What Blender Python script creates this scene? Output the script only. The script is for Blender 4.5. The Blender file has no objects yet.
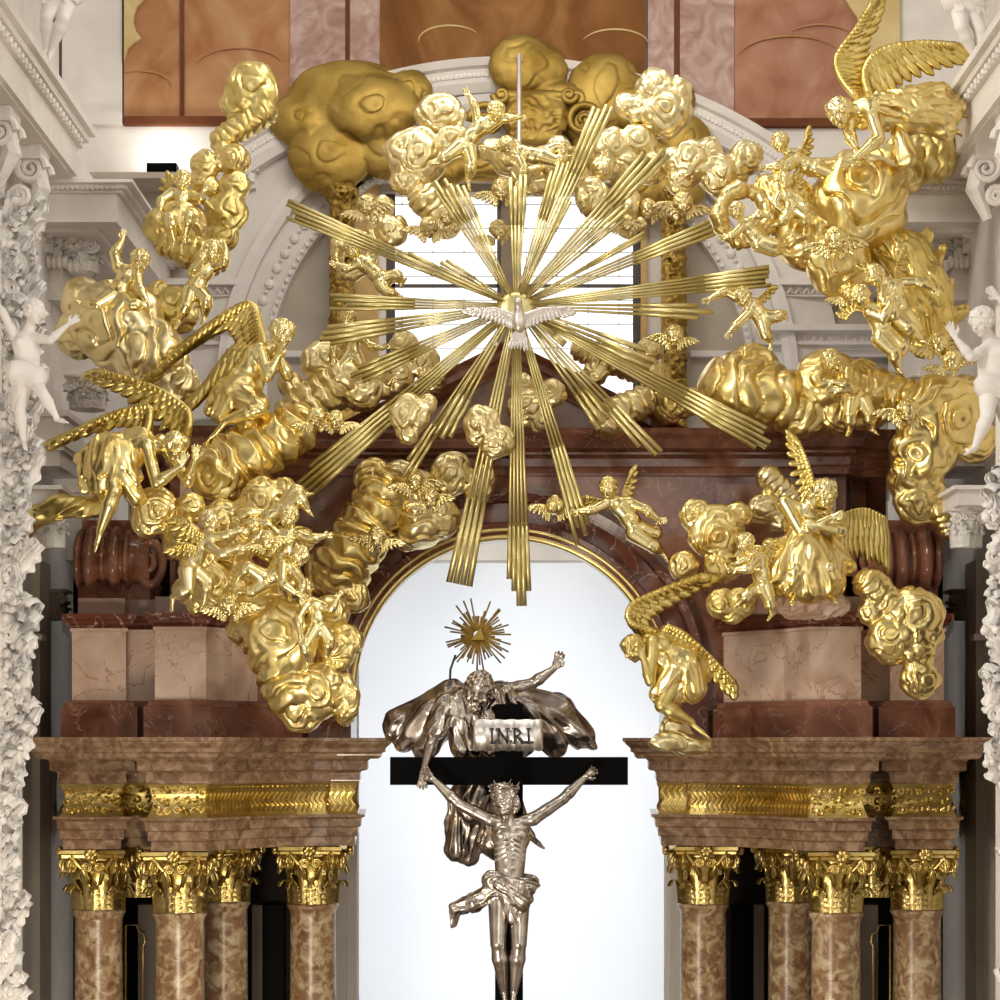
import bpy, bmesh, math, random
import numpy as np
from math import sin, cos, pi, radians, sqrt
random.seed(7)
SC = bpy.context.scene
COL = SC.collection
DCAM = 20.0          # camera distance to the plane y = 0
AX = 508.0           # image column of the altar's axis
HZ = 750.0           # image row of the eye level
# ------------------------------------------------------------------ camera
cam = bpy.data.cameras.new('camera'); cam.lens = 72.0; cam.sensor_width = 36.0
cam.shift_x = -0.008; cam.shift_y = 0.25; cam.clip_end = 200
co = bpy.data.objects.new('camera', cam); COL.objects.link(co)
co.location = (0, -DCAM, 0); co.rotation_euler = (pi/2, 0, 0)
SC.camera = co
# ------------------------------------------------------------------ world: noise patches added for the gold to reflect, in place of the church
w = bpy.data.worlds.new('world'); SC.world = w; w.use_nodes = True
nt = w.node_tree; bg = nt.nodes['Background']
tc = nt.nodes.new('ShaderNodeTexCoord')
no = nt.nodes.new('ShaderNodeTexNoise'); no.inputs['Scale'].default_value = 3.2; no.inputs['Detail'].default_value = 2.5
nt.links.new(tc.outputs['Generated'], no.inputs['Vector'])
cr = nt.nodes.new('ShaderNodeValToRGB')
e = cr.color_ramp.elements
e[0].position = 0.40; e[0].color = (0.07, 0.058, 0.045, 1)
e[1].position = 0.64; e[1].color = (2.3, 2.2, 2.0, 1)
m_ = e.new(0.52); m_.color = (0.42, 0.38, 0.33, 1)
nt.links.new(no.outputs['Fac'], cr.inputs['Fac'])
nt.links.new(cr.outputs['Color'], bg.inputs['Color'])
bg.inputs['Strength'].default_value = 0.74
# ------------------------------------------------------------------ large lights (added key and fill, a floor lamp, chapel and vault lights)
def area(name, loc, target, size, power, col, sy=None):
    l = bpy.data.lights.new(name, 'AREA'); l.energy = power; l.color = col; l.size = size
    if sy: l.shape = 'RECTANGLE'; l.size_y = sy
    o = bpy.data.objects.new(name, l); COL.objects.link(o); o.location = loc
    d = np.array(target, float) - np.array(loc, float)
    import mathutils
    o.rotation_euler = mathutils.Vector(d).to_track_quat('-Z', 'Y').to_euler()
    return o
area('left_key_light', (-9, -11, 9), (0, 0, 2.5), 3.0, 1000, (1, .95, .87), 5)  # key added high at the front left; no window known there
area('right_fill_light', (10, -12, 7), (0, 0, 2.5), 2.5, 620, (1, .96, .9), 5)  # soft fill added from the front right, not a known window
area('floor_lamp_light', (-3.0, -9, -4.5), (0, 0, 3.5), 1.2, 240, (1, .9, .74))
area('chapel_light', (0, 3.0, -1.2), (0, 6.2, -1.2), 4.4, 185, (.88, .93, 1.0), 9.0)  # area lamp added behind the arch to brighten the chapel wall
area('vault_light', (0, -1.0, 9.2), (0, 4.6, 6.0), 5.0, 110, (1, .95, .88), 1.0)
SC.view_settings.view_transform = 'Standard'; SC.view_settings.look = 'None'
SC.view_settings.exposure = 0.5; SC.view_settings.gamma = 1.0; SC.view_settings.use_curve_mapping = False
# ------------------------------------------------------------------ coordinates
def sc(Y): return (DCAM+Y)/DCAM
def X(px, Y): return (px-AX)/100*sc(Y)
def Z(py, Y): return (HZ-py)/100*sc(Y)
def P(px, py, Y): return (X(px, Y), Y, Z(py, Y))
FLOOR = -7.0
# ------------------------------------------------------------------ materials
MATS = {}
def newmat(name):
    m = bpy.data.materials.new(name); m.use_nodes = True; MATS[name] = m
    return m, m.node_tree, m.node_tree.nodes['Principled BSDF']
def N(nt, t, **kw):
    n = nt.nodes.new(t)
    for k, v in kw.items():
        if k in n.inputs: n.inputs[k].default_value = v
        else: setattr(n, k, v)
    return n
def ramp(nt, fac, stops):
    r = nt.nodes.new('ShaderNodeValToRGB'); e = r.color_ramp.elements
    e[0].position = stops[0][0]; e[0].color = (*stops[0][1], 1)
    e[1].position = stops[-1][0]; e[1].color = (*stops[-1][1], 1)
    for p, c in stops[1:-1]:
        q = e.new(p); q.color = (*c, 1)
    nt.links.new(fac, r.inputs['Fac']); return r.outputs['Color']
def bump(nt, b, h, strength, dist=0.02):
    n = N(nt, 'ShaderNodeBump'); n.inputs['Strength'].default_value = strength; n.inputs['Distance'].default_value = dist
    nt.links.new(h, n.inputs['Height']); nt.links.new(n.outputs['Normal'], b.inputs['Normal'])
def metal(name, c1, c2, rough, bs, scale=7, bscale=18, bdist=.02):
    m, nt, b = newmat(name)
    tc = N(nt, 'ShaderNodeTexCoord'); n = N(nt, 'ShaderNodeTexNoise', Scale=scale, Detail=4.0)
    nt.links.new(tc.outputs['Object'], n.inputs['Vector'])
    nt.links.new(ramp(nt, n.outputs['Fac'], [(.35, c1), (.65, c2)]), b.inputs['Base Color'])
    n2 = N(nt, 'ShaderNodeTexNoise', Scale=bscale, Detail=3.0); nt.links.new(tc.outputs['Object'], n2.inputs['Vector'])
    bump(nt, b, n2.outputs['Fac'], bs, bdist)
    b.inputs['Metallic'].default_value = 1.0; b.inputs['Roughness'].default_value = rough
    return m
def mix(nt, fac, a, b_):
    n = nt.nodes.new('ShaderNodeMix'); n.data_type = 'RGBA'
    if isinstance(fac, float): n.inputs[0].default_value = fac
    else: nt.links.new(fac, n.inputs[0])
    for i, v in ((6, a), (7, b_)):
        if isinstance(v, tuple): n.inputs[i].default_value = (*v, 1)
        else: nt.links.new(v, n.inputs[i])
    return n.outputs[2]
def stone(name, stops, scale, vein=None, rough=.3, detail=6, dist=1.2, patch=None, bs=0.0, stretch=(1, 1, 1), spec=.5):
    m, nt, b = newmat(name)
    tc = N(nt, 'ShaderNodeTexCoord'); mp = N(nt, 'ShaderNodeMapping'); mp.inputs['Scale'].default_value = stretch
    nt.links.new(tc.outputs['Object'], mp.inputs['Vector']); v = mp.outputs['Vector']
    oi = N(nt, 'ShaderNodeObjectInfo'); mu = N(nt, 'ShaderNodeMath', operation='MULTIPLY'); mu.inputs[1].default_value = 17.0; nt.links.new(oi.outputs['Random'], mu.inputs[0]); nt.links.new(mu.outputs[0], mp.inputs['Location'])
    n = N(nt, 'ShaderNodeTexNoise', Scale=scale, Detail=float(detail), Distortion=dist); nt.links.new(v, n.inputs['Vector'])
    c = ramp(nt, n.outputs['Fac'], stops)
    if patch:
        n3 = N(nt, 'ShaderNodeTexVoronoi', Scale=patch[0]); 
        dn = N(nt, 'ShaderNodeTexNoise', Scale=patch[0]*1.3, Detail=3.0); nt.links.new(v, dn.inputs['Vector'])
        c = mix(nt, ramp(nt, dn.outputs['Fac'], [(patch[2], (0, 0, 0)), (patch[2]+.1, (1, 1, 1))]), c, patch[1])
    if vein:
        vs, vc, wd = vein
        n2 = N(nt, 'ShaderNodeTexNoise', Scale=vs, Detail=5.0, Distortion=.8); nt.links.new(v, n2.inputs['Vector'])
        f = ramp(nt, n2.outputs['Fac'], [(.5-wd, (0, 0, 0)), (.5, (1, 1, 1)), (.5+wd, (0, 0, 0))])
        c = mix(nt, f, c, vc)
    nt.links.new(c, b.inputs['Base Color'])
    b.inputs['Roughness'].default_value = rough; b.inputs['Specular IOR Level'].default_value = spec
    if bs:
        n4 = N(nt, 'ShaderNodeTexNoise', Scale=22.0, Detail=4.0); nt.links.new(v, n4.inputs['Vector']); bump(nt, b, n4.outputs['Fac'], bs, .02)
    return m
GOLD = metal('burnished_gold', (.78, .60, .215), (.89, .725, .335), .29, .06, bscale=9)
GOLDM = metal('matte_gold', (.63, .49, .16), (.79, .64, .27), .38, .15, bscale=30, bdist=.01)
GOLDP = metal('pale_gold', (.78, .64, .31), (.88, .75, .43), .32, .06, bscale=9)
GOLDD = metal('dull_gold', (.29, .18, .038), (.47, .325, .09), .55, .3, scale=2.2, bscale=9)
GOLDR = metal('ray_gold', (.66, .56, .24), (.84, .74, .38), .36, .0, scale=3)
GOLDC = metal('capital_gold', (.62, .46, .12), (.82, .63, .26), .30, .08, bscale=30)
GOLDF = metal('figure_gold', (.83, .68, .29), (.93, .80, .42), .27, .04, bscale=9)
SILVER = metal('silver', (.42, .365, .315), (.66, .595, .53), .26, .05)
SILVERD = metal('tarnished_silver', (.26, .22, .19), (.52, .45, .39), .27, .06)
SILVERP = metal('pale_silver', (.80, .74, .70), (.92, .88, .84), .35, .1)
RED = stone('red_marble', [(.3, (.115, .040, .021)), (.5, (.215, .085, .050)), (.7, (.33, .15, .095))], 2.2, (2.4, (.36, .22, .16), .005), .16)
REDD = stone('dark_red_marble', [(.3, (.08, .022, .012)), (.6, (.17, .052, .03)), (.75, (.25, .085, .05))], 2.2, (2.2, (.5, .36, .3), .006), .14)
BROWN = stone('brown_marble', [(.3, (.14, .070, .036)), (.5, (.25, .145, .08)), (.7, (.41, .28, .17))], 7.0, (5.0, (.42, .28, .20), .008), .18)
TAN = stone('rose_marble', [(.3, (.44, .29, .20)), (.5, (.58, .41, .31)), (.72, (.70, .54, .44))], 1.7, (2.2, (.36, .2, .13), .010), .22)
TANR = stone('plum_rose_marble', [(.3, (.24, .14, .10)), (.6, (.36, .23, .18))], 1.7, None, .22)
COLM = stone('breccia_marble', [(.36, (.19, .09, .034)), (.46, (.33, .20, .095)), (.54, (.47, .33, .18)), (.64, (.58, .45, .29))], 8.0, (3.0, (.50, .36, .24), .004), .3, patch=(5.0, (.28, .15, .07), .52))
WHITE = stone('white_stucco', [(.3, (.68, .64, .60)), (.7, (.78, .74, .70))], 1.5, None, .7, bs=.12)
WHITER = stone('stucco_relief', [(.3, (.66, .62, .58)), (.7, (.84, .80, .76))], 3.0, None, .65, bs=.35)
BEIGE = stone('beige_plaster', [(.3, (.40, .345, .28)), (.7, (.50, .44, .36))], 1.0, None, .8, bs=.1)
SHADOW = stone('recess_shade', [(.3, (.010, .006, .004)), (.7, (.018, .012, .009))], 1.0, None, .7, spec=.15)  # shade behind the columns, put into the wall colour as near-black
GREYB = stone('greybrown_plaster', [(.3, (.16, .12, .09)), (.7, (.21, .165, .13))], 1.0, None, .8)
PALE = stone('chapel_plaster', [(.3, (.83, .85, .88)), (.7, (.86, .88, .90))], .4, None, .9)
WING = metal('wing_gold', (.66, .50, .14), (.84, .67, .26), .32, .1, bscale=24)
BLACK, _nt, _b = newmat('black_lacquer'); _b.inputs['Base Color'].default_value = (.003, .003, .003, 1); _b.inputs['Roughness'].default_value = .45; _b.inputs['Specular IOR Level'].default_value = .03
INK, _nt, _b = newmat('engraved_ink'); _b.inputs['Base Color'].default_value = (.02, .018, .016, 1)
IRON, _nt, _b = newmat('dark_iron'); _b.inputs['Base Color'].default_value = (.05, .035, .025, 1); _b.inputs['Roughness'].default_value = .5
GLASS, _nt, _b = newmat('daylit_glass'); _b.inputs['Base Color'].default_value = (.8, .82, .85, 1)
_b.inputs['Emission Color'].default_value = (1.0, 1.0, .98, 1); _b.inputs['Emission Strength'].default_value = .95
LAMPM, _nt, _b = newmat('lit_lamp_face'); _b.inputs['Emission Color'].default_value = (1, .97, .9, 1); _b.inputs['Emission Strength'].default_value = 4
def fresco(name, a, b_, c, scale=.9):
    return stone(name, [(.3, a), (.5, b_), (.7, c)], scale, None, .85, detail=5, dist=2.2, spec=.1)
F_OR = fresco('fresco_orange', (.34, .15, .065), (.42, .21, .10), (.50, .30, .16))
F_YE = fresco('fresco_ochre', (.52, .38, .16), (.60, .46, .22), (.66, .54, .30))
F_PI = fresco('fresco_mauve', (.32, .19, .16), (.42, .28, .24), (.54, .40, .36), 2.5)
F_BR = fresco('fresco_brown', (.14, .055, .015), (.21, .09, .03), (.32, .16, .06), .7)
F_RB = fresco('fresco_russet', (.30, .13, .075), (.38, .19, .12), (.48, .28, .19))
F_DK = fresco('fresco_border', (.12, .04, .02), (.15, .055, .025), (.19, .07, .03))
# ------------------------------------------------------------------ objects
def world_loc(o):
    v = np.array(o.location)
    while o.parent: o = o.parent; v = v+np.array(o.location)
    return v
def tag(o, label=None, cat=None, group=None, kind=None):
    if label: o['label'] = label
    if cat: o['category'] = cat
    if group: o['group'] = group
    if kind: o['kind'] = kind
    return o
def thing(name, label, cat, loc, group=None):
    o = bpy.data.objects.new(name, None); COL.objects.link(o); o.location = loc; o.empty_display_size = .1
    return tag(o, label, cat, group)
def mesh(name, V, F, mat, parent=None, smooth=True, origin=None, label=None):
    V = np.asarray(V, float)
    if parent is not None: base = world_loc(parent)
    elif origin is not None: base = np.array(origin, float)
    else: base = np.array([(V[:, 0].min()+V[:, 0].max())/2, (V[:, 1].min()+V[:, 1].max())/2, V[:, 2].min()])
    me = bpy.data.meshes.new(name)
    me.from_pydata((V-base).tolist(), [], F if isinstance(F, list) else F.tolist())
    me.materials.append(mat)
    if smooth: me.polygons.foreach_set('use_smooth', np.ones(len(me.polygons), bool))
    me.update()
    o = bpy.data.objects.new(name, me); COL.objects.link(o)
    if parent is not None: o.parent = parent
    else: o.location = base
    if label: o['label'] = label
    return o
def struct(name, V, F, mat, parent=None, smooth=False):
    o = mesh(name, V, F, mat, parent, smooth)
    if parent is None: o['kind'] = 'structure'
    return o
class MB:
    def __init__(s): s.V = []; s.F = []
    def add(s, V, F):
        n = len(s.V); s.V.extend([tuple(map(float, v)) for v in V]); s.F.extend([tuple(int(i)+n for i in f) for f in F]); return s
    def box(s, x0, x1, y0, y1, z0, z1):
        V = [(x, y, z) for z in (z0, z1) for y in (y0, y1) for x in (x0, x1)]
        return s.add(V, [(0, 2, 3, 1), (4, 5, 7, 6), (0, 1, 5, 4), (2, 6, 7, 3), (0, 4, 6, 2), (1, 3, 7, 5)])
    def pbox(s, px0, px1, py0, py1, Y, dep, back=0):   # box whose front face covers that part of the view at depth Y
        return s.box(X(px0, Y), X(px1, Y), Y, Y+dep, Z(py1, Y), Z(py0, Y))
    def tube(s, pts, rad, n=8, cap=True, flat=1.0, up=(0, 0, 1)):
        V, F = tube(pts, rad, n, cap, flat, up); return s.add(V, F)
    def sph(s, c, r, nu=10, nv=7):
        if not hasattr(r, '__len__'): r = (r, r, r)
        V = []; F = []
        for i in range(nv+1):
            t = pi*i/nv
            for j in range(nu):
                a = 2*pi*j/nu; V.append((c[0]+r[0]*sin(t)*cos(a), c[1]+r[1]*sin(t)*sin(a), c[2]+r[2]*cos(t)))
        for i in range(nv):
            for j in range(nu):
                F.append((i*nu+j, (i+1)*nu+j, (i+1)*nu+(j+1) % nu, i*nu+(j+1) % nu))
        return s.add(V, F)
    def out(s, name, mat, parent=None, smooth=False, **k): return mesh(name, s.V, s.F, mat, parent, smooth, **k)
def nrm(v): v = np.asarray(v, float); return v/(np.linalg.norm(v)+1e-9)
def tube(pts, rad, n=8, cap=True, flat=1.0, up=(0, 0, 1)):
    pts = np.asarray(pts, float); m = len(pts)
    rad = np.full(m, rad) if not hasattr(rad, '__len__') else np.asarray(rad, float)
    V = []; F = []; u = None
    for i in range(m):
        t = nrm(pts[min(i+1, m-1)]-pts[max(i-1, 0)])
        if u is None:
            u = np.cross(t, up)
            if np.linalg.norm(u) < .05: u = np.cross(t, (1, 0, 0))
        u = nrm(u-t*np.dot(u, t)); v = np.cross(t, u)
        for j in range(n):
            a = 2*pi*j/n; V.append(pts[i]+rad[i]*(cos(a)*u+flat*sin(a)*v))
    for i in range(m-1):
        for j in range(n): F.append((i*n+j, i*n+(j+1) % n, (i+1)*n+(j+1) % n, (i+1)*n+j))
    if cap: F.append(tuple(range(n-1, -1, -1))); F.append(tuple((m-1)*n+j for j in range(n)))
    return V, F
def copy_tree(o, parent=None, d=None):
    c = o.copy(); COL.objects.link(c); c.parent = parent
    if d is not None: c.location = np.array(o.location)+np.array(d)
    for ch in list(o.children): copy_tree(ch, c)
    return c
def mirror_pts(V): V = np.array(V, float); V[:, 0] *= -1; return V
def sweep(plan, prof, closed_caps=True, yback=None, flipx=False):
    """moulding: profile (out, z) carried along plan (x, y); outward is on the viewer's side of a left-to-right run"""
    pl = np.array(plan, float); n = len(pl); offs = []
    for i in range(n):
        d0 = nrm(pl[i]-pl[i-1]) if i > 0 else None; d1 = nrm(pl[i+1]-pl[i]) if i < n-1 else None
        if d0 is None: d0 = d1
        if d1 is None: d1 = d0
        n0 = np.array([d0[1], -d0[0]]); n1 = np.array([d1[1], -d1[0]])
        b = nrm(n0+n1); offs.append(b/max(.35, np.dot(b, n0)))
    V = []; F = []; m = len(prof)
    for i in range(n):
        for (o, z) in prof: V.append((pl[i][0]+offs[i][0]*o, pl[i][1]+offs[i][1]*o, z))
    for i in range(n-1):
        for j in range(m-1): F.append((i*m+j, (i+1)*m+j, (i+1)*m+j+1, i*m+j+1))
    if closed_caps:
        for j, rev in ((0, True), (m-1, False)):
            idx = [i*m+j for i in range(n)]
            F.append(tuple(idx[::-1]) if rev else tuple(idx))
    V = np.array(V)
    if flipx: V[:, 0] *= -1; F = [f[::-1] for f in F]
    return V, F
def prof(*steps, z0, z1, n=6):
    """profile from (out, fraction, kind) steps: kinds l line, c cove, o ovolo, s cyma"""
    pts = [(steps[0][0], z0)]; 
    for (o, f, k) in steps[1:]:
        a = pts[-1]; b = (o, z0+(z1-z0)*f)
        if k == 'l': pts.append(b); continue
        for i in range(1, n+1):
            t = i/n
            if k == 'c': u = 1-cos(t*pi/2); v = sin(t*pi/2)
            elif k == 'o': u = sin(t*pi/2); v = 1-cos(t*pi/2)
            else: u = (1-cos(t*pi))/2; v = t
            pts.append((a[0]+(b[0]-a[0])*u, a[1]+(b[1]-a[1])*v))
    return pts
def ring(cx, cz, R0, R1, Yf, Yb, a0=0, a1=pi, n=64, steps=None):
    """arch band in the x-z plane; steps = [(radius, y)] section from inner back to outer back"""
    sec = steps or [(R0, Yb), (R0, Yf), (R1, Yf), (R1, Yb)]
    V = []; F = []; m = len(sec)
    for i in range(n+1):
        a = a0+(a1-a0)*i/n
        for (r, y) in sec: V.append((cx+r*cos(a), y, cz+r*sin(a)))
    for i in range(n):
        for j in range(m-1): F.append((i*m+j, i*m+j+1, (i+1)*m+j+1, (i+1)*m+j))
    F.append(tuple(range(m))[::-1]); F.append(tuple(n*m+j for j in range(m)))
    return V, F
# ================================================================== SETTING
mb = MB(); mb.box(-14, 14, -24, 8, FLOOR-.2, FLOOR); struct('floor', mb.V, mb.F, GREYB)
YB = 4.6                                             # the apse wall
def plate(outline, Yf, dep):
    """solid slab from a px outline (list of (px,py)) at depth Yf"""
    n = len(outline); V = [P(x, y, Yf) for x, y in outline]+[(P(x, y, Yf)[0], Yf+dep, P(x, y, Yf)[2]) for x, y in outline]
    F = [tuple(range(n)), tuple(range(2*n-1, n-1, -1))]+[(i, i+n, (i+1) % n+n, (i+1) % n) for i in range(n)]
    return V, F
# apse wall with the window opening left out
mb = MB()
wx0, wx1, wy0, wy1 = 378, 662, 192, 470
for (a, b_, c, d) in ((-120, wx0, -260, 1400), (wx1, 1136, -260, 1400), (wx0, wx1, -260, wy0), (wx0, wx1, wy1, 560), (wx0, wx1, 560, 1400)):
    if (a, b_) == (wx0, wx1) and c >= 560: continue
    if b_ == wx0: mb.pbox(a, b_, c, 540, YB, .4); mb.pbox(a, 335, 540, d, YB, .4)
    elif a == wx1: mb.pbox(a, b_, c, 540, YB, .4); mb.pbox(681, b_, 540, d, YB, .4)
    else: mb.pbox(a, b_, c, d, YB, .4)
back = struct('wall_back', mb.V, mb.F, BEIGE)
# painted vault zone above, one panel for each painted field
fres = thing('wall_fresco', None, None, P(508, 120, YB-.12)); fres['kind'] = 'structure'
for i, (a, b_, mt, c) in enumerate([(124, 290, F_OR, 122), (290, 345, F_PI, 112), (350, 380, F_PI, 98), (380, 645, F_BR, 84), (648, 674, F_PI, 98),
                         (680, 734, F_PI, 116), (734, 862, F_RB, 122)]):
    mb = MB(); mb.pbox(a, b_, -150, c, YB-.1-.02*(i % 2), .12); mb.out('painted_panel', mt, fres)
mb = MB(); mb.pbox(344, 351, -150, 104, YB-.09, .1); mb.pbox(673, 681, -150, 104, YB-.09, .1); mb.pbox(180, 184, -150, 120, YB-.125, .03); mb.out('painted_groove', F_DK, fres)
mb = MB(); mb.pbox(124, 290, 116, 124, YB-.16, .1); mb.pbox(733, 862, 118, 126, YB-.16, .1); mb.out('painted_border', F_DK, fres)
# ochre shapes at the outer edges, with scalloped orange clouds lying over them
def scal(px_edge, s):
    pts = [(px_edge, -40), (px_edge, 116)]
    return pts
V, F = plate([(124, -120), (150, -120), (146, -10), (143, 0), (137, 6), (134, 14), (133, 22), (136, 31), (141, 38), (134, 42), (128, 48), (125, 56), (124, 60)], YB-.17, .05); mesh('painted_sky', V, F, F_YE, fres, False)
V, F = plate([(866, -120), (845, -120), (846, 0), (858, 18), (857, 30), (846, 38), (855, 46), (862, 60), (866, 122), (892, 122), (900, 60), (899, -120)], YB-.17, .05); mesh('painted_sky', V, F, F_YE, fres, False)
for (cx, cy, r, a0, a1) in ((240, 68, 34, 20, 170), (140, 85, 24, -20, 120), (450, 40, 24, 30, 190), (615, 45, 26, 0, 160), (790, 60, 40, 30, 170), (820, 40, 26, 10, 150)):
    V, F = tube([P(cx+r*cos(radians(a0+(a1-a0)*i/20))*1.3, cy-r*sin(radians(a0+(a1-a0)*i/20))*.6, YB-.125) for i in range(21)], [.012*sin(pi*i/20)+.003 for i in range(21)], 6)
    mesh('painted_cloud_edge', V, F, F_YE if cx > 430 and cx < 650 else F_OR, fres)
# bright plain zone under the frescoes
mb = MB(); mb.pbox(62, 292, 126, 172, YB-.06, .1); mb.pbox(752, 905, 128, 178, YB-.06, .1)
mb.pbox(62, 122, -150, 118, YB-.1, .1); mb.pbox(897, 960, -150, 126, YB-.1, .1); mb.pbox(66, 122, 112, 124, YB-.15, .1); struct('trim_1', mb.V, mb.F, WHITE)
mb = MB(); mb.pbox(20, 215, 172, 178, YB-.65, .7); mb.pbox(820, 960, 176, 182, YB-.65, .7); struct('trim_2', mb.V, mb.F, BEIGE)
# great white arch and the inner rings of the window niche
def archring(name, cx, cy, R, sec, a0, a1, mt, n=72, Y0=YB, parent=None):
    k = sc(Y0)/100
    V, F = ring(X(cx, Y0), Z(cy, Y0), 0, 0, 0, 0, a0, a1, n, [((R+dr)*k, Y0+dy) for dr, dy in sec])
    o = mesh(name, V, F, mt, parent, False)
    if parent is None: o['kind'] = 'structure'
    return o
A1 = archring('trim_3', 508, 550, 450, [(0, .1), (0, -.30), (9, -.36), (22, -.36), (24, -.42), (31, -.46), (33, .1)], radians(48), radians(132), WHITE)
archring('trim_4', 508, 388, 240, [(0, .1), (0, -.16), (6, -.2), (6, -.12), (34, -.12), (34, -.24), (40, -.28), (48, -.28), (50, -.18), (92, -.10), (92, .1)], radians(-6), radians(186), WHITE)
# rosettes and beads on the inner rings
k = sc(YB)/100; V0 = MB()
for i in range(46):
    a = radians(4+i*172/45); c = (X(508, YB)+258*k*cos(a), YB-.13, Z(388, YB)+258*k*sin(a))
    V0.sph(c, (.062, .05, .062), 8, 5)
    a += radians(1.9); c2 = (X(508, YB)+258*k*cos(a), YB-.13, Z(388, YB)+258*k*sin(a)); V0.sph(c2, (.025, .04, .025), 6, 4)
V0.out('rosette_band', WHITER, A1)
V0 = MB()
for i in range(150):
    a = radians(49+i*82/149); c = (X(508, YB)+466*k*cos(a), YB-.37, Z(550, YB)+466*k*sin(a)); V0.sph(c, (.035, .02, .035), 6, 4)
for i in range(90):
    a = radians(4+i*172/89); c = (X(508, YB)+243*k*cos(a), YB-.2, Z(388, YB)+243*k*sin(a)); V0.sph(c, (.03, .02, .03), 6, 4)
V0.out('bead_band', WHITER, A1)
V0 = MB()
for s in (-1, 1):
    for a in (38, 50):
        a = radians(a); cx = s*(330*k*cos(a)); cz = Z(388, YB)+330*k*sin(a)
        V0.box(cx-.12, cx+.12, YB-.22, YB+.1, cz-.1, cz+.1); V0.box(cx-.16, cx+.16, YB-.26, YB+.1, cz+.1, cz+.15)
        for q in (-1, 1): V0.tube([(cx+q*.07, YB-.27, cz-.05), (cx+q*.07, YB-.25, cz+.06)], .05, 8)
V0.out('modillion', WHITE, A1)
# string courses left and right of the window, on the apse wall
V0 = MB()
for s in (-1, 1):
    def bx(a, b_, c, d, o, mbx=V0):
        x0, x1 = sorted((s*abs(X(a, YB)), s*abs(X(b_, YB)))); mbx.box(x0, x1, YB-o, YB+.05, Z(d, YB), Z(c, YB))
    bx(240, 136, 284, 290, .30); bx(240, 140, 290, 300, .2); bx(245, 144, 300, 306, .12)
    bx(262, 130, 330, 336, .35); bx(262, 134, 336, 348, .22); bx(262, 138, 348, 352, .14); bx(326, 130, 352, 358, .10)
struct('trim_5', V0.V, V0.F, WHITE)
V0 = MB()
for s in (-1, 1):
    for i in range(12):
        x = s*abs(X(236-i*8, YB)); V0.tube([(x-.03, YB-.21, Z(297, YB)), (x, YB-.25, Z(293, YB)), (x+.03, YB-.21, Z(297, YB))], .018, 6)
        V0.sph((x, YB-.21, Z(342, YB)), (.036, .03, .036), 8, 5); V0.sph((x+s*.045, YB-.21, Z(342, YB)), (.015, .02, .035), 6, 4)
V0.out('ornament_band', WHITER, A1)
# window: glass, leading, mullions, frame and gilded jambs
win = thing('window_1', None, None, P(508, 460, YB+.2)); win['kind'] = 'structure'
mb = MB(); mb.pbox(380, 660, 176, 480, YB+.22, .02); mb.out('pane', GLASS, win)
mb = MB()
for x in range(402, 650, 31):
    if abs(x-508) > 9: mb.pbox(x-.35, x+.35, 178, 480, YB+.19, .02)
for y in range(180, 480, 24): mb.pbox(384, 656, y-.3, y+.3, YB+.19, .02)
mb.out('leading', IRON, win)
mb = MB(); mb.pbox(501, 515, 170, 480, YB+.08, .12); mb.out('mullion', stone('mullion_wood', [(.3, (.16, .11, .06)), (.7, (.24, .17, .10))], 2, None, .5), win)
mb = MB()
for a, b_, c, d in ((497, 501, 170, 480), (515, 517, 170, 480), (386, 395, 170, 480), (633, 641, 170, 480), (386, 640, 284, 287), (386, 640, 182, 188), (386, 640, 372, 375)): mb.pbox(a, b_, c, d, YB+.1, .06)
mb.out('bar', IRON, win)
mb = MB(); mb.pbox(378, 386, 170, 480, YB+.05, .2); mb.pbox(641, 662, 170, 480, YB+.05, .2); mb.pbox(376, 668, 172, 183, YB-.04, .2); mb.out('frame', WHITE, win)
mb = MB(); mb.pbox(641, 647, 183, 480, YB-.02, .1); mb.pbox(662, 680, 182, 440, YB-.12, .2); mb.pbox(350, 378, 182, 440, YB-.12, .2); mb.out('jamb', stone('jamb_ochre', [(.3, (.42, .25, .07)), (.7, (.60, .39, .13))], 2, None, .45), win)
# ------------------------------------------------------------------ chapel behind the altar arch, seen bright
mb = MB(); mb.box(-2.6, 2.6, 6.2, 6.3, FLOOR, 3.6); mb.box(-2.6, -2.5, 4.9, 6.3, FLOOR, 3.6); mb.box(2.5, 2.6, 4.9, 6.3, FLOOR, 3.6); mb.box(-2.6, 2.6, 3.0, 6.3, 3.5, 3.6)
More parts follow.
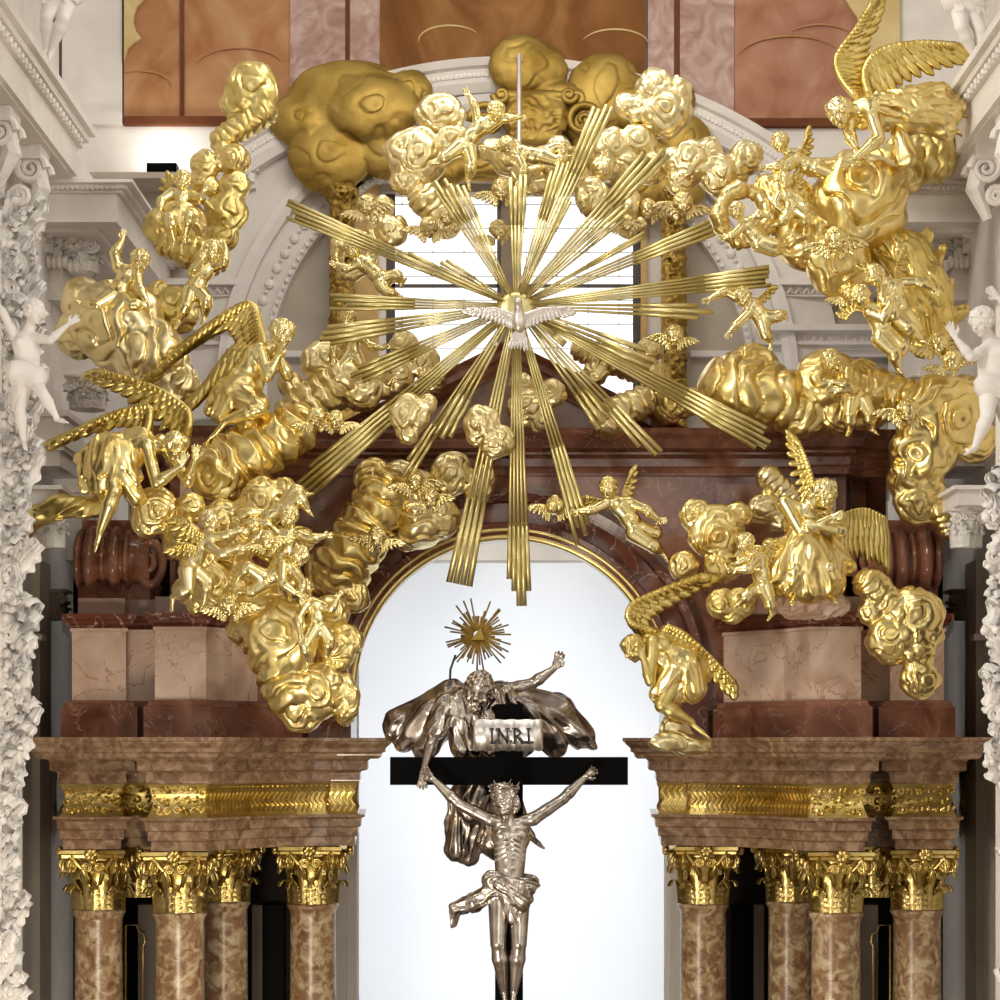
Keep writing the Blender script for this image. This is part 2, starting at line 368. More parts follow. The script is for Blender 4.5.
# ================================================================== RETABLE
def sides(): return ((1, 'left'), (-1, 'right'))
def planpts(pts): return [(X(a, Y), Y) for a, Y in pts]
CURVE = [(206, -.72)]+[(206+149*t, -.72+1.15*(1-(1-t)**2)) for t in (.1, .2, .3, .4, .5, .6, .7, .8)]+[(330, .42), (355, .42), (357, 2.2)]
LOWP = [(63, 2.2), (63, -.35), (121, -.35), (121, .05), (151, .05), (151, -.72)]+CURVE
TOPP = [(63, 2.2), (63, -.55)]+[(140, -.66)]+CURVE
def zf(py, Y=-.5): return Z(py, Y)
for s, side in sides():
    fx = s < 0
    ent = thing('entablature', 'brown marble entablature with gilded frieze on the %s group of columns' % side, 'entablature', (s*X(200, 0), .5, zf(850)))
    pr = prof((0.02, 0, 'l'), (.06, 0, 'l'), (.08, .25, 's'), (.13, .30, 'l'), (.15, .42, 'o'), (.16, .45, 'l'), (.16, .62, 'l'), (.34, .68, 'l'), (.36, .80, 'l'), (.41, .94, 's'), (.42, 1.0, 'l'), (.42, 1.0, 'l'), z0=zf(758), z1=zf(737))
    pr = prof((.24, 0, 'l'), (.27, .12, 'l'), (.29, .30, 'c'), (.31, .34, 'l'), (.31, .45, 'l'), (.37, .80, 's'), (.39, .84, 'l'), (.39, 1, 'l'), (.2, 1, 'l'), z0=zf(759), z1=zf(737.5))
    V, F = sweep(planpts(TOPP), pr, flipx=fx); mesh('cornice', V, F, BROWN, ent, False)
    pr = prof((0, 0, 'l'), (.03, 0, 'l'), (.05, .15, 'o'), (.05, .35, 'l'), (.09, .5, 'c'), (.13, .55, 'l'), (.13, .9, 'l'), (.16, 1, 'l'), z0=zf(784), z1=zf(759))
    V, F = sweep(planpts(LOWP), pr, flipx=fx); mesh('bed_moulding', V, F, BROWN, ent, False)
    pr = [(.0+.055*(1-sin(pi*t))-.02, zf(817)+(zf(784)-zf(817))*t) for t in [i/10 for i in range(11)]]
    V, F = sweep(planpts(LOWP), pr, flipx=fx)
    # chased foliage and fluted ripples along the frieze
    tot = planpts(LOWP)[1:]; orn = MB(); rip = MB(); dd = 0
    zc = zf(800.5)
    for i in range(len(tot)-1):
        a = np.array(tot[i]); b_ = np.array(tot[i+1]); L = np.linalg.norm(b_-a); d = (b_-a)/L; nn = np.array([d[1], -d[0]])
        if nn[1] > -.3 and nn[0] < .3: continue
        kk = max(1, int(L/.052)) if i >= 5 else max(1, int(L/.062))
        for q in range(kk):
            p = a+d*(q+.5)*L/kk
            if i >= 5:
                zz = [(p[0]+nn[0]*o+d[0]*w_, p[1]+nn[1]*o+d[1]*w_, zc+z) for o, w_, z in ((.02, -.02, -.13), (-.012, .02, -.07), (-.012, -.02, 0), (-.012, .02, .07), (.02, -.02, .13))]
                rip.tube(zz, [.012, .02, .022, .02, .012], 5)
            else:
                for r_ in range(3):
                    dz = -.09+.09*r_+random.uniform(-.02, .02); oo = .055*(1-sin(pi*(dz+.165)/.33))-.012; c = (p[0]+random.uniform(-.02, .02)+nn[0]*oo, p[1]+nn[1]*oo, zc+dz)
                    th = random.uniform(0, 6)
                    orn.tube([(c[0]+.036*cos(th+u)*(1-u*.12), c[1]-.008, c[2]+.035*sin(th+u)*(1-u*.12)) for u in np.linspace(0, 5, 8)], [.012]*7+[.018], 5)
    V1 = list(V); F1 = [tuple(f) for f in F]
    for mbx in (orn, rip):
        n = len(V1)
        for q in mbx.V: V1.append((-q[0] if fx else q[0], q[1], q[2]))
        F1 += [tuple(i+n for i in f) for f in mbx.F]
    mesh('frieze', V1, F1, GOLDC, ent, False)
    pr = prof((.0, 0, 'l'), (.0, .28, 'l'), (.03, .32, 'l'), (.03, .58, 'l'), (.06, .62, 'l'), (.06, .80, 'l'), (.085, .9, 'c'), (.10, .92, 'l'), (.10, 1, 'l'), (0, 1, 'l'), z0=zf(850), z1=zf(817))
    V, F = sweep(planpts(LOWP), pr, flipx=fx); mesh('architrave', V, F, BROWN, ent, False)
    # pedestal on the entablature
    PED = [(72, 2.0), (72, -.2), (126, -.2), (126, .05), (155, .05), (155, -.45), (206, -.45), (232, -.05), (292, .55), (296, 2.0)]
    ped = thing('attic_pedestal', 'pale rose marble pedestal block standing on the %s entablature' % side, 'pedestal', (s*X(180, 0), .5, zf(737)))
    def zp(py): return Z(py, -.25)
    pr = prof((.11, 0, 'l'), (.11, .80, 'l'), (.08, .84, 'l'), (.07, .9, 'l'), (.0, 1, 'c'), z0=Z(738, -.3), z1=zp(700))
    V, F = sweep(planpts(PED), pr, flipx=fx); mesh('plinth', V, F, RED, ped, False)
    V, F = sweep(planpts(PED), [(0.0, zp(700)), (0, zp(632)), (.02, zp(631)), (.02, zp(628))], flipx=fx); mesh('die', V, F, TAN, ped, False)
    pr = prof((.0, 0, 'l'), (.03, .2, 'c'), (.05, .25, 'l'), (.07, .55, 'o'), (.1, .6, 'l'), (.1, 1, 'l'), (0, 1, 'l'), z0=zp(628), z1=zp(614))
    V, F = sweep(planpts(PED), pr, flipx=fx); mesh('cap', V, F, REDD, ped, False)
    V, F = sweep(planpts([(78, 1.8), (78, -.1), (125, -.1), (125, .1), (155, .1), (155, -.3), (212, -.3), (225, 1.8)] if s > 0 else [(78, 1.8), (78, -.1), (125, -.1), (125, .1), (153, .1), (153, -.3), (300, -.3), (302, 1.8)]), [(0, zp(614)), (0, zp(597))], flipx=fx); mesh('top_course', V, F, TANR, ped, False)
    if s > 0:
        mb = MB(); mb.pbox(215, 300, 560, 704, .2, 1.5); mb.out('back_block', RED, ped)
    # great scroll
    scr = thing('marble_scroll', 'red marble scroll volute with ribs on the %s pedestal' % side, 'scroll', (s*X(115, .5), .5, zp(597)))
    body = MB(); cx, cz = X(112, .3), Z(560, .3)
    for (a, b_, r, c) in ((76, 84, .33, 0), (86, 98, .37, 0), (100, 108, .30, 0), (110, 122, .36, 0), (124, 132, .33, 0)):
        xs = np.linspace(X(a, .3), X(b_, .3), 7); rr = [r*(.86+.14*sin(pi*i/6)) for i in range(7)]
        body.tube([(x, .42, cz) for x in xs], rr, 28)
    body.tube([(X(80, .3), .42, cz), (X(150, .3), .42, cz)], .27, 24)
    V = np.array(body.V); V[:, 0] *= s; mesh('scroll_drum', V, body.F, RED, scr)
    sp = MB()
    th = np.linspace(0, 4.6*pi, 90); rr = .36*(1-th/(4.9*pi)); ex = X(150, .2)
    sp.tube([(ex-.02+.012*t, .12-.15*(t/14.5)+.0, cz) if False else (ex+r*.55*cos(t), .30-.02*t*.4, cz+r*sin(t)) for t, r in zip(th, rr)], [.055*(1-.5*i/89) for i in range(90)], 8)
    V = np.array(sp.V); V[:, 0] *= s; mesh('scroll_spiral', V, sp.F, RED, scr)
    mb = MB(); mb.box(min(s*X(80, .3), s*X(146, .3)), max(s*X(80, .3), s*X(146, .3)), .4, 1.5, cz, Z(519, .3)); mb.box(min(s*X(78, .3), s*X(150, .3)), max(s*X(78, .3), s*X(150, .3)), .3, 1.5, zp(597), cz-.2); mb.out('scroll_block', RED, scr)
# ------------------------------------------------------------------ attic: wall with the arch, archivolt, cornice, pediment
YA = .9
att = thing('attic', 'red marble attic storey with round arch opening and broken pediment', 'attic', (0, YA+.4, zf(737)))
RA = 158; AY = 692
V = []; F = []
xs = [-338, -260, -200]+[-RA*cos(pi*i/40) for i in range(41)]+[200, 260, 338]
for x in xs:
    yb = AY-sqrt(max(0, RA*RA-x*x)) if abs(x) < RA-.01 else 738
    for (dy, y) in ((0, yb), (0, 455), (.7, 455), (.7, yb)): V.append((x/100*sc(YA), YA+dy, Z(y, YA)))
for x in ():
    pass
for i in range(len(xs)-1):
    for j in range(4): F.append((i*4+j, i*4+(j+1) % 4, (i+1)*4+(j+1) % 4, (i+1)*4+j))
mesh('attic_wall', V, F, RED, att, False)
k = sc(YA)/100
V, F = ring(0, Z(AY, YA), 0, 0, 0, 0, 0, pi, 80, [((RA-1)*k, YA+.72), ((RA-1)*k, YA-.10), ((RA+10)*k, YA-.14), ((RA+12)*k, YA-.05), ((RA+30)*k, YA-.05), ((RA+32)*k, YA-.12), ((RA+40)*k, YA-.16), ((RA+42)*k, YA)])
mesh('archivolt', V, F, REDD, att, False)
V, F = tube([((RA-3)*k*cos(a), YA-.06, Z(AY, YA)+(RA-3)*k*sin(a)) for a in np.linspace(0, pi, 81)], .042, 8); mesh('gilded_rim', V, F, GOLD, att)
V, F = tube([((RA+3)*k*cos(a), YA-.12, Z(AY, YA)+(RA+3)*k*sin(a)) for a in np.linspace(0, pi, 81)], .022, 6); mesh('gilded_rim', V, F, GOLD, att)
ATP = [(172, 3), (172, .75), (215, .75), (222, .9), (794, .9), (801, .75), (846, .75), (860, 1.0), (886, 1.0), (886, 3)]
pr = prof((.0, 0, 'l'), (.04, 0, 'l'), (.06, .18, 'c'), (.07, .2, 'l'), (.07, .38, 'l'), (.16, .45, 'l'), (.16, .5, 'l'), (.26, .56, 'l'), (.27, .72, 'l'), (.33, .93, 's'), (.34, 1, 'l'), (0, 1, 'l'), z0=Z(476, YA), z1=Z(433, YA))
V, F = sweep(planpts(ATP), pr); mesh('attic_cornice', V, F, RED, att, False)
for s, side in sides():
    # set-back wings of the attic with pale strips
    mb = MB()
    def bb(a, b_, c, d, Y, dep):
        xa, xb = sorted((s*X(a, Y), s*X(b_, Y))); mb.box(xa, xb, Y, Y+dep, Z(d, Y), Z(c, Y))
    bb(172, 340, 455, 738, 1.1, 1.2); bb(130, 172, 455, 600, 1.5, .8); mb.out('attic_wing', REDD, att)
    mb = MB(); bb(350-42, 351, 692, 738, YA-.1, .8); mb.out('archivolt_leg', REDD, att)
    mb = MB(); bb(180, 204, 478, 600, .84, .2); mb.out('pilaster_strip', TAN, att)
    mb = MB(); bb(204, 211, 478, 600, .87, .2); mb.out('pilaster_strip', TANR, att)
    mb = MB(); bb(150, 166, 482, 560, 1.4, .15); mb.out('framed_panel', RED, att); mb = MB(); bb(230, 300, 484, 505, YA-.03, .1); mb.out('framed_panel', RED, att)
    # raking cornice of the pediment
    pr = prof((0, 0, 'l'), (.05, .2, 'c'), (.08, .4, 'l'), (.15, .5, 'l'), (.15, .7, 'l'), (.22, 1, 's'), (.22, 1, 'l'), z0=0, z1=.26)
    V = []; p0 = P(322, 436, 1.2); p1 = P(505, 345, 1.2); n0 = nrm((-(p1[2]-p0[2]), 0, p1[0]-p0[0])); m = len(pr)
    for p in (p0, p1):
        for (o, z) in pr: V.append((p[0]+n0[0]*(z-.26), p[1]-o, p[2]+n0[2]*(z-.26)))
        V.append((p[0], p[1]+.5, p[2])); V.append((p[0]-n0[0]*.26, p[1]+.5, p[2]-n0[2]*.26))
    m += 2; F = [(j, (j+1) % m, m+(j+1) % m, m+j) for j in range(m)]+[tuple(range(m))[::-1], tuple(range(m, 2*m))]
    V = np.array(V); V[:, 0] *= s; mesh('raking_cornice', V, F, RED, att, False)
V, F = plate([(330, 440), (508, 352), (686, 440)], 1.25, .4); mesh('tympanum', V, F, TANR, att, False)
# jambs of the arch opening
for s, side in sides():
    mb = MB()
    def bb(a, b_, c, d, Y, dep):
        xa, xb = sorted((s*X(a, Y), s*X(b_, Y))); mb.box(xa, xb, Y, Y+dep, Z(d, Y), Z(c, Y))
    if s > 0: bb(335, 346, 560, 1400, 2.0, .3); bb(346, 357, 545, 1400, 2.15, .3)
    else: bb(318, 345, 560, 1400, 2.0, .3); bb(345, 350, 560, 1400, 2.15, .3)
    struct('trim_%d' % (6 if s > 0 else 7), mb.V, mb.F, WHITE)
# chapel wall beyond the arch and dark recesses behind the columns
mb = MB(); mb.box(-2.4, 2.4, 6.2, 6.3, FLOOR, 3.0); struct('wall_chapel', mb.V, mb.F, PALE)
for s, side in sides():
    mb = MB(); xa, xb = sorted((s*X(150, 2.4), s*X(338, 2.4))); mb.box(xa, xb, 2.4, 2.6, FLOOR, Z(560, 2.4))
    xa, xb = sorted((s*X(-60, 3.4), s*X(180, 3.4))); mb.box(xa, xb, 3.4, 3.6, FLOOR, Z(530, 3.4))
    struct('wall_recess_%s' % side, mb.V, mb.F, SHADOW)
    mb = MB()
    def bb(a, b_, c, d, Y, dep):
        xa, xb = sorted((s*X(a, Y), s*X(b_, Y))); mb.box(xa, xb, Y, Y+dep, Z(d, Y), Z(c, Y))
    bb(138, 158, 905, 1400, 2.2, .2); bb(252, 262, 905, 1400, 2.2, .2)
    mb.out('pilaster_shaft', GREYB, None).update_tag(); SC_o = COL.objects[-1]; SC_o.name = 'trim_%d' % (8 if s > 0 else 9); SC_o['kind'] = 'structure'
    mb = MB(); bb(125, 136, 900, 1400, 2.2, .1); bb(262, 284, 905, 1400, 2.25, .1)
    o = mb.out('trim_%d' % (10 if s > 0 else 11), BLACK, None); o['kind'] = 'structure'
    mb = MB(); yy = 2.12
    pts = [P(a, b_, yy) for a, b_ in ((126, 1100), (126, 925), (137, 925), (139, 932), (144, 934), (145, 942), (143, 946), (143, 1100))]
    pts = [(s*p[0], p[1], p[2]) for p in pts]
    o = mesh('trim_%d' % (12 if s > 0 else 13), *tube(pts, .012, 6), GOLDC); o['kind'] = 'structure'
# ------------------------------------------------------------------ columns
def leafmesh(w_, h, curl, lobes=5, thick=.012, nu=9, nv=24):
    """acanthus leaf standing at the origin in the x-z plane, tip curling to -y"""
    V = []; F = []
    for j in range(nv):
        t = j/(nv-1); wv = w_*(.55+.45*sin(pi*min(1, t*1.15+.1)))*(1-.25*max(0, t-.7)/.3)
        sl = 1+.24*sin(t*pi*2*lobes)
        if t < .72: y = -.07*h*(t/.72)**2; z = t/.72*h*.9
        else:
            a = (t-.72)/.28*pi*1.0; y = -.07*h-curl*(1-cos(a))*.5; z = h*.9+curl*.55*sin(a)-curl*.30*((t-.72)/.28)**2
        for i in range(nu):
            u = i/(nu-1)*2-1; ridge = .20*w_*(1-abs(u))**.8+.10*w_*cos(u*4*pi)*(1-.5*abs(u))-.10*w_*abs(sin(t*pi*lobes))*abs(u)
            V.append((u*wv*.5*sl, y-ridge+.12*w_*u*u*(-1 if t > .5 else .5), z))
    n0 = len(V)
    for v in list(V): V.append((v[0]*.94, v[1]+thick, v[2]))
    for j in range(nv-1):
        for i in range(nu-1):
            a = j*nu+i; F.append((a, a+1, a+nu+1, a+nu)); F.append((n0+a, n0+a+nu, n0+a+nu+1, n0+a+1))
    for j in range(nv-1):
        a = j*nu; F.append((a, a+nu, n0+a+nu, n0+a)); a += nu-1; F.append((a, n0+a, n0+a+nu, a+nu))
    return np.array(V), F
def rotz(V, a): V = np.array(V, float); c, s_ = cos(a), sin(a); return np.stack([V[:, 0]*c-V[:, 1]*s_, V[:, 0]*s_+V[:, 1]*c, V[:, 2]], 1)
def spiral(c, ax, upv, r0, turns=2.2, n=34, sgn=1, rad=.022):
    c = np.array(c); ax = np.array(ax); upv = np.array(upv); pts = []
    for i in range(n+1):
        th = sgn*turns*2*pi*i/n; r = r0*(1-.88*i/n); pts.append(c+ax*r*cos(th)+upv*r*sin(th))
    return pts, [rad*(1-.45*i/n) for i in range(n+1)]
def make_column(label, loc, group):
    """loc is the centre of the neck, top of the shaft"""
    r = .235; H = .60
    t = thing('corinthian_column', label, 'column', (loc[0], loc[1], FLOOR+.0), group)
    x, y, z = loc
    zs = [z, z-.03, z-.06, z-.10, z-1.0, z-3, FLOOR+.55]; rr = [r*1.12, r*1.14, r*1.05, r, r*1.02, r*1.08, r*1.12]
    rings = MB(); m = MB(); m.tube([(x, y, a) for a in zs], rr, 40); m.out('shaft', COLM, t, True)
    m = MB(); m.box(x-.4, x+.4, y-.4, y+.4, FLOOR, FLOOR+.35); m.tube([(x, y, FLOOR+.35), (x, y, FLOOR+.42), (x, y, FLOOR+.5), (x, y, FLOOR+.55)], [.36, .38, .34, .3], 32); m.out('base', TAN, t)
    V, F = tube([(x, y, z+.001), (x, y, z+.03), (x, y, z+.3), (x, y, z+.48), (x, y, z+.52)], [r*.84, r*.80, r*.80, r*1.05, r*1.2], 32)
    cap = mesh('capital', V, F, GOLDC, t)
    # abacus with concave sides
    pts = []
    for q in range(4):
        a0 = radians(45+90*q); a1 = a0+pi/2
        c0 = np.array((cos(a0), sin(a0)))*.46; c1 = np.array((cos(a1), sin(a1)))*.46; mid = (c0+c1)/2
        for i in range(9):
            u = i/9; p = c0*(1-u)+c1*u; p = p*(1-.16*sin(pi*u)); pts.append(p)
    V = []; F = []; n = len(pts)
    lv = [(.94, .525), (.95, .55), (1.0, .565), (1.0, .60), (.98, .605)]
    for kf, zz in lv: V += [(x+p[0]*kf, y+p[1]*kf, z+zz) for p in pts]
    for j in range(len(lv)-1): F += [(j*n+i, j*n+(i+1) % n, (j+1)*n+(i+1) % n, (j+1)*n+i) for i in range(n)]
    F += [tuple(range(n))[::-1], tuple((len(lv)-1)*n+i for i in range(n))]
    mesh('abacus', V, F, GOLDC, cap, False)
    for row, (cnt, hh, ww, cu, off, zz) in enumerate(((8, .22, .138, .09, 0, .005), (8, .39, .11, .12, pi/8, .005))):
        for i in range(cnt):
            V, F = leafmesh(ww, hh, cu); V[:, 1] -= r*(.95-.02*row); V = rotz(V, off+i*2*pi/cnt); V += (x, y, z+zz); mesh('acanthus_leaf', V, F, GOLDC, cap)
    for q in range(4):
        a = radians(45+90*q); d = np.array((cos(a), sin(a), 0))
        m = MB()
        for off in (-.35, .35):
            dd = np.array((cos(a+off*.5), sin(a+off*.5), 0)); c = np.array((x, y, z+.455))+dd*.37
            pts, rad = spiral(c, dd, (0, 0, 1), .075, sgn=-1, rad=.028)
            stem = [np.array((x, y, z+.26))+np.array((cos(a+off*1.6), sin(a+off*1.6), 0))*.25, np.array((x, y, z+.40))+np.array((cos(a+off*1.2), sin(a+off*1.2), 0))*.28, c+dd*.0+np.array((0, 0, .075))]
            m.tube(stem+pts[3:], [.02, .026, .026]+rad[3:], 7)
        m.out('volute', GOLDC, cap, True)
        a2 = a+pi/4; d2 = np.array((cos(a2), sin(a2), 0)); tq = np.array((-sin(a2), cos(a2), 0)); m = MB()
        for s2 in (-1, 1):
            pts, rad = spiral(np.array((x, y, z+.43))+d2*.29+tq*s2*.06, tq*s2, (0, 0, 1), .05, sgn=1, rad=.016); m.tube(pts, rad, 6)
        for i in range(6): m.sph(np.array((x, y, z+.565))+d2*.39+tq*.04*cos(i)+np.array((0, 0, .035*sin(i*1.05))), .035, 8, 5)
        m.sph(np.array((x, y, z+.50))+d2*.33, (.04, .04, .06), 8, 6)
        m.out('fleuron', GOLDC, cap, True)
    return t
wheres = {(1, 0): 'outermost on the left', (1, 1): 'second from the left edge, in front', (1, 2): 'standing back in shade behind the left front column', (1, 3): 'beside the bright arch on its left',
          (-1, 0): 'outermost on the right', (-1, 1): 'second from the right edge, in front', (-1, 2): 'standing back in shade behind the right front column', (-1, 3): 'beside the bright arch on its right'}
c0 = None
for s, side in sides():
    for i, (px, Y) in enumerate(((99, .05), (180, -.32), (225, 1.1), (313, .78))):
        z = Z(851, -.5)-.608; lab = 'brown marble column with gilded leafy capital, '+wheres[(s, i)]
        loc = np.array((s*X(px, Y), Y, z))
        if c0 is None: c0 = make_column(lab, loc, 'columns of the altar'); l0 = loc
        else: c = copy_tree(c0, None, loc-l0); c['label'] = lab
    # shaded pilaster capitals on the recess wall
    for px, Y in ((140, 2.1),):
        lab = 'half hidden brown column in the shade between the two outer %s columns' % side
        off = np.array((s*X(px, 1.75), 1.75, z))-l0; cp = [q for q in c0.children if q.name.startswith('capital')][0]
        c = copy_tree(cp, None, off+np.array(c0.location)); c.name = 'pilaster_capital'; tag(c, 'gilded leafy pilaster capital half hidden in shade between the outer %s columns' % side, 'capital')
# ================================================================== SCULPTING TOOLS (distance fields meshed with surface nets)
_rs = np.random.RandomState(3)
_G = nrm(1)*0+_rs.normal(size=(4096, 3)); _G /= np.linalg.norm(_G, axis=1)[:, None]
def _h(i, j, k): return (i*73856093 ^ j*19349663 ^ k*83492791) & 4095
def noise3(x, y, z):
    x, y, z = np.broadcast_arrays(x, y, z)
    xi = np.floor(x).astype(np.int64); yi = np.floor(y).astype(np.int64); zi = np.floor(z).astype(np.int64)
    xf = (x-xi); yf = (y-yi); zf_ = (z-zi)
    u = xf*xf*xf*(xf*(xf*6-15)+10); v = yf*yf*yf*(yf*(yf*6-15)+10); w_ = zf_*zf_*zf_*(zf_*(zf_*6-15)+10)
    r = 0
    for a in (0, 1):
        for b in (0, 1):
            for c in (0, 1):
                g = _G[_h(xi+a, yi+b, zi+c)]
                d = g[..., 0]*(xf-a)+g[..., 1]*(yf-b)+g[..., 2]*(zf_-c)
                r = r+d*(u if a else 1-u)*(v if b else 1-v)*(w_ if c else 1-w_)
    return r
class Vol:
    """coordinates in picture-sized units: x right, y down, z towards the viewer (100 units = 1 m)"""
    def __init__(s, lo, hi, h):
        s.lo = np.array(lo, float); s.h = h; s.n = np.ceil((np.array(hi, float)-s.lo)/h).astype(int)+1
        s.D = np.full(s.n, 50.0, np.float32)
    def sub(s, lo, hi):
        a = np.clip(np.floor((np.array(lo)-s.lo)/s.h).astype(int), 0, s.n-1); b = np.clip(np.ceil((np.array(hi)-s.lo)/s.h).astype(int)+1, 1, s.n)
        if (b <= a).any(): return None
        x = (s.lo[0]+s.h*np.arange(a[0], b[0]))[:, None, None].astype(np.float32); y = (s.lo[1]+s.h*np.arange(a[1], b[1]))[None, :, None].astype(np.float32); z = (s.lo[2]+s.h*np.arange(a[2], b[2]))[None, None, :].astype(np.float32)
        return (slice(a[0], b[0]), slice(a[1], b[1]), slice(a[2], b[2])), x, y, z
    def comb(s, sl, d, k, mode):
        D = s.D[sl]
        if mode == 'sub':
            d = -d; 
            if k > 0: h = np.clip(.5-.5*(D-d)/k, 0, 1); s.D[sl] = D*(1-h)+d*h+k*h*(1-h)
            else: s.D[sl] = np.maximum(D, d)
            return
        if k > 0: h = np.clip(.5+.5*(D-d)/k, 0, 1); s.D[sl] = D*(1-h)+d*h-k*h*(1-h)
        else: s.D[sl] = np.minimum(D, d)
    def cap(s, a, b, ra, rb=None, k=2., disp=None, mode='add', flat=None):
        """tapered limb from a to b"""
        rb = ra if rb is None else rb; a = np.array(a, float); b = np.array(b, float); pad = max(ra, rb)+k+(disp[1] if disp else 0)+1.5
        g = s.sub(np.minimum(a, b)-pad, np.maximum(a, b)+pad)
        if g is None: return s
        sl, x, y, z = g; ab = b-a; L2 = max(1e-6, ab@ab)
        t = np.clip(((x-a[0])*ab[0]+(y-a[1])*ab[1]+(z-a[2])*ab[2])/L2, 0, 1)
        qx = x-a[0]-t*ab[0]; qy = y-a[1]-t*ab[1]; qz = z-a[2]-t*ab[2]
        if flat is not None:
            f = nrm(flat[0]); dp = qx*f[0]+qy*f[1]+qz*f[2]; e_ = 1/flat[1]-1; qx = qx+dp*f[0]*e_; qy = qy+dp*f[1]*e_; qz = qz+dp*f[2]*e_
        d = np.sqrt(qx*qx+qy*qy+qz*qz)-(ra+(rb-ra)*t)
        if disp: d = d-disp[0](x, y, z)
        s.comb(sl, d, k, mode); return s
    def ell(s, c, r, k=2., ax=None, disp=None, mode='add'):
        """ellipsoid; ax = 3x3 rows of unit axes for the radii"""
        c = np.array(c, float); r = np.array(r, float)*np.ones(3); R = np.eye(3) if ax is None else np.array(ax)
        ext = np.sqrt(((R.T*r)**2).sum(1))+k+(disp[1] if disp else 0)+1.5
        g = s.sub(c-ext, c+ext)
        if g is None: return s
        sl, x, y, z = g; X_ = x-c[0]; Y_ = y-c[1]; Z_ = z-c[2]
        p = [(X_*R[i][0]+Y_*R[i][1]+Z_*R[i][2]) for i in range(3)]
        k0 = np.sqrt(sum((p[i]/r[i])**2 for i in range(3)))+1e-6; k1 = np.sqrt(sum((p[i]/r[i]**2)**2 for i in range(3)))+1e-6
        d = k0*(k0-1)/k1
        if disp: d = d-disp[0](x, y, z)
        s.comb(sl, d, k, mode); return s
    def chain(s, pts, rad, k=2., **kw):
        for i in range(len(pts)-1): s.cap(pts[i], pts[i+1], rad[i], rad[i+1], k, **kw)
        return s
    def meshit(s):
        D = s.D.copy()
        for ax in range(3):
            i = [slice(None)]*3; i[ax] = 0; D[tuple(i)] = np.maximum(D[tuple(i)], .1); i[ax] = -1; D[tuple(i)] = np.maximum(D[tuple(i)], .1)
        I = D < 0; nx, ny, nz = D.shape
        acc = np.zeros((nx-1, ny-1, nz-1, 3), np.float32); cnt = np.zeros((nx-1, ny-1, nz-1), np.float32)
        for ax in range(3):
            s0 = [slice(None)]*3; s1 = [slice(None)]*3; s0[ax] = slice(0, -1); s1[ax] = slice(1, None)
            a = D[tuple(s0)]; b = D[tuple(s1)]; cr_ = I[tuple(s0)] != I[tuple(s1)]
            e = np.argwhere(cr_); va = a[cr_]; vb = b[cr_]; t = va/(va-vb)
            o1, o2 = [q for q in range(3) if q != ax]
            pos = e.astype(np.float32); pos[:, ax] += t
            for d1 in (0, -1):
                for d2 in (0, -1):
                    c = e.copy(); c[:, o1] += d1; c[:, o2] += d2
                    ok = (c[:, o1] >= 0) & (c[:, o2] >= 0) & (c[:, o1] < acc.shape[o1]) & (c[:, o2] < acc.shape[o2])
                    ci = (c[ok, 0], c[ok, 1], c[ok, 2])
                    np.add.at(acc, ci, pos[ok]); np.add.at(cnt, ci, 1)
        m = cnt > 0; idx = np.full(m.shape, -1, np.int64); idx[m] = np.arange(m.sum())
        V = s.lo+s.h*(acc[m]/cnt[m][:, None]); Fs = []
        for ax in range(3):
            s0 = [slice(None)]*3; s1 = [slice(None)]*3; s0[ax] = slice(0, -1); s1[ax] = slice(1, None)
            A = I[tuple(s0)]; B = I[tuple(s1)]; e = np.argwhere(A != B); inside = A[A != B]
            o1, o2 = [(1, 2), (2, 0), (0, 1)][ax]
            ok = (e[:, o1] > 0) & (e[:, o2] > 0) & (e[:, o1] < m.shape[o1]) & (e[:, o2] < m.shape[o2]); e = e[ok]; inside = inside[ok]
            def at(d1, d2): c = e.copy(); c[:, o1] += d1; c[:, o2] += d2; return idx[c[:, 0], c[:, 1], c[:, 2]]
            q = np.stack([at(-1, -1), at(0, -1), at(0, 0), at(-1, 0)], 1)
            q[~inside] = q[~inside][:, ::-1]; Fs.append(q)
        F = np.concatenate(Fs); F = F[(F >= 0).all(1)]
        a = F.ravel(); b = np.roll(F, -1, 1).ravel(); n = len(V)
        deg = np.bincount(a, minlength=n)+np.bincount(b, minlength=n)
        for it in range(2):
            S_ = np.stack([np.bincount(a, V[b, q], n)+np.bincount(b, V[a, q], n) for q in range(3)], 1)/np.maximum(deg, 1)[:, None]
            V = V+(S_-V)*(.5 if it == 0 else .45)
        return V, F
def to_world(V, Y0):
    """picture-sized units around depth Y0 to metres; one scale for the whole figure"""
    V = np.asarray(V, float); k = sc(Y0)/100
    return np.stack([(V[:, 0]-AX)*k, Y0-V[:, 2]*k, (HZ-V[:, 1])*k], 1)
def emit(name, vol, Y0, mat, parent=None, label=None):
    V, F = vol.meshit(); F = F[:, ::-1]   # the change of axes mirrors, so turn the faces round
    return mesh(name, to_world(V, Y0), F, mat, parent, True, label=label)
def fr(v, up):
    """frame rows (right, up, forward) from a forward direction and an approximate up"""
    f = nrm(v); u = np.array(up, float); u = nrm(u-f*(u@f)); r = np.cross(u, f); return np.array([r, u, f])
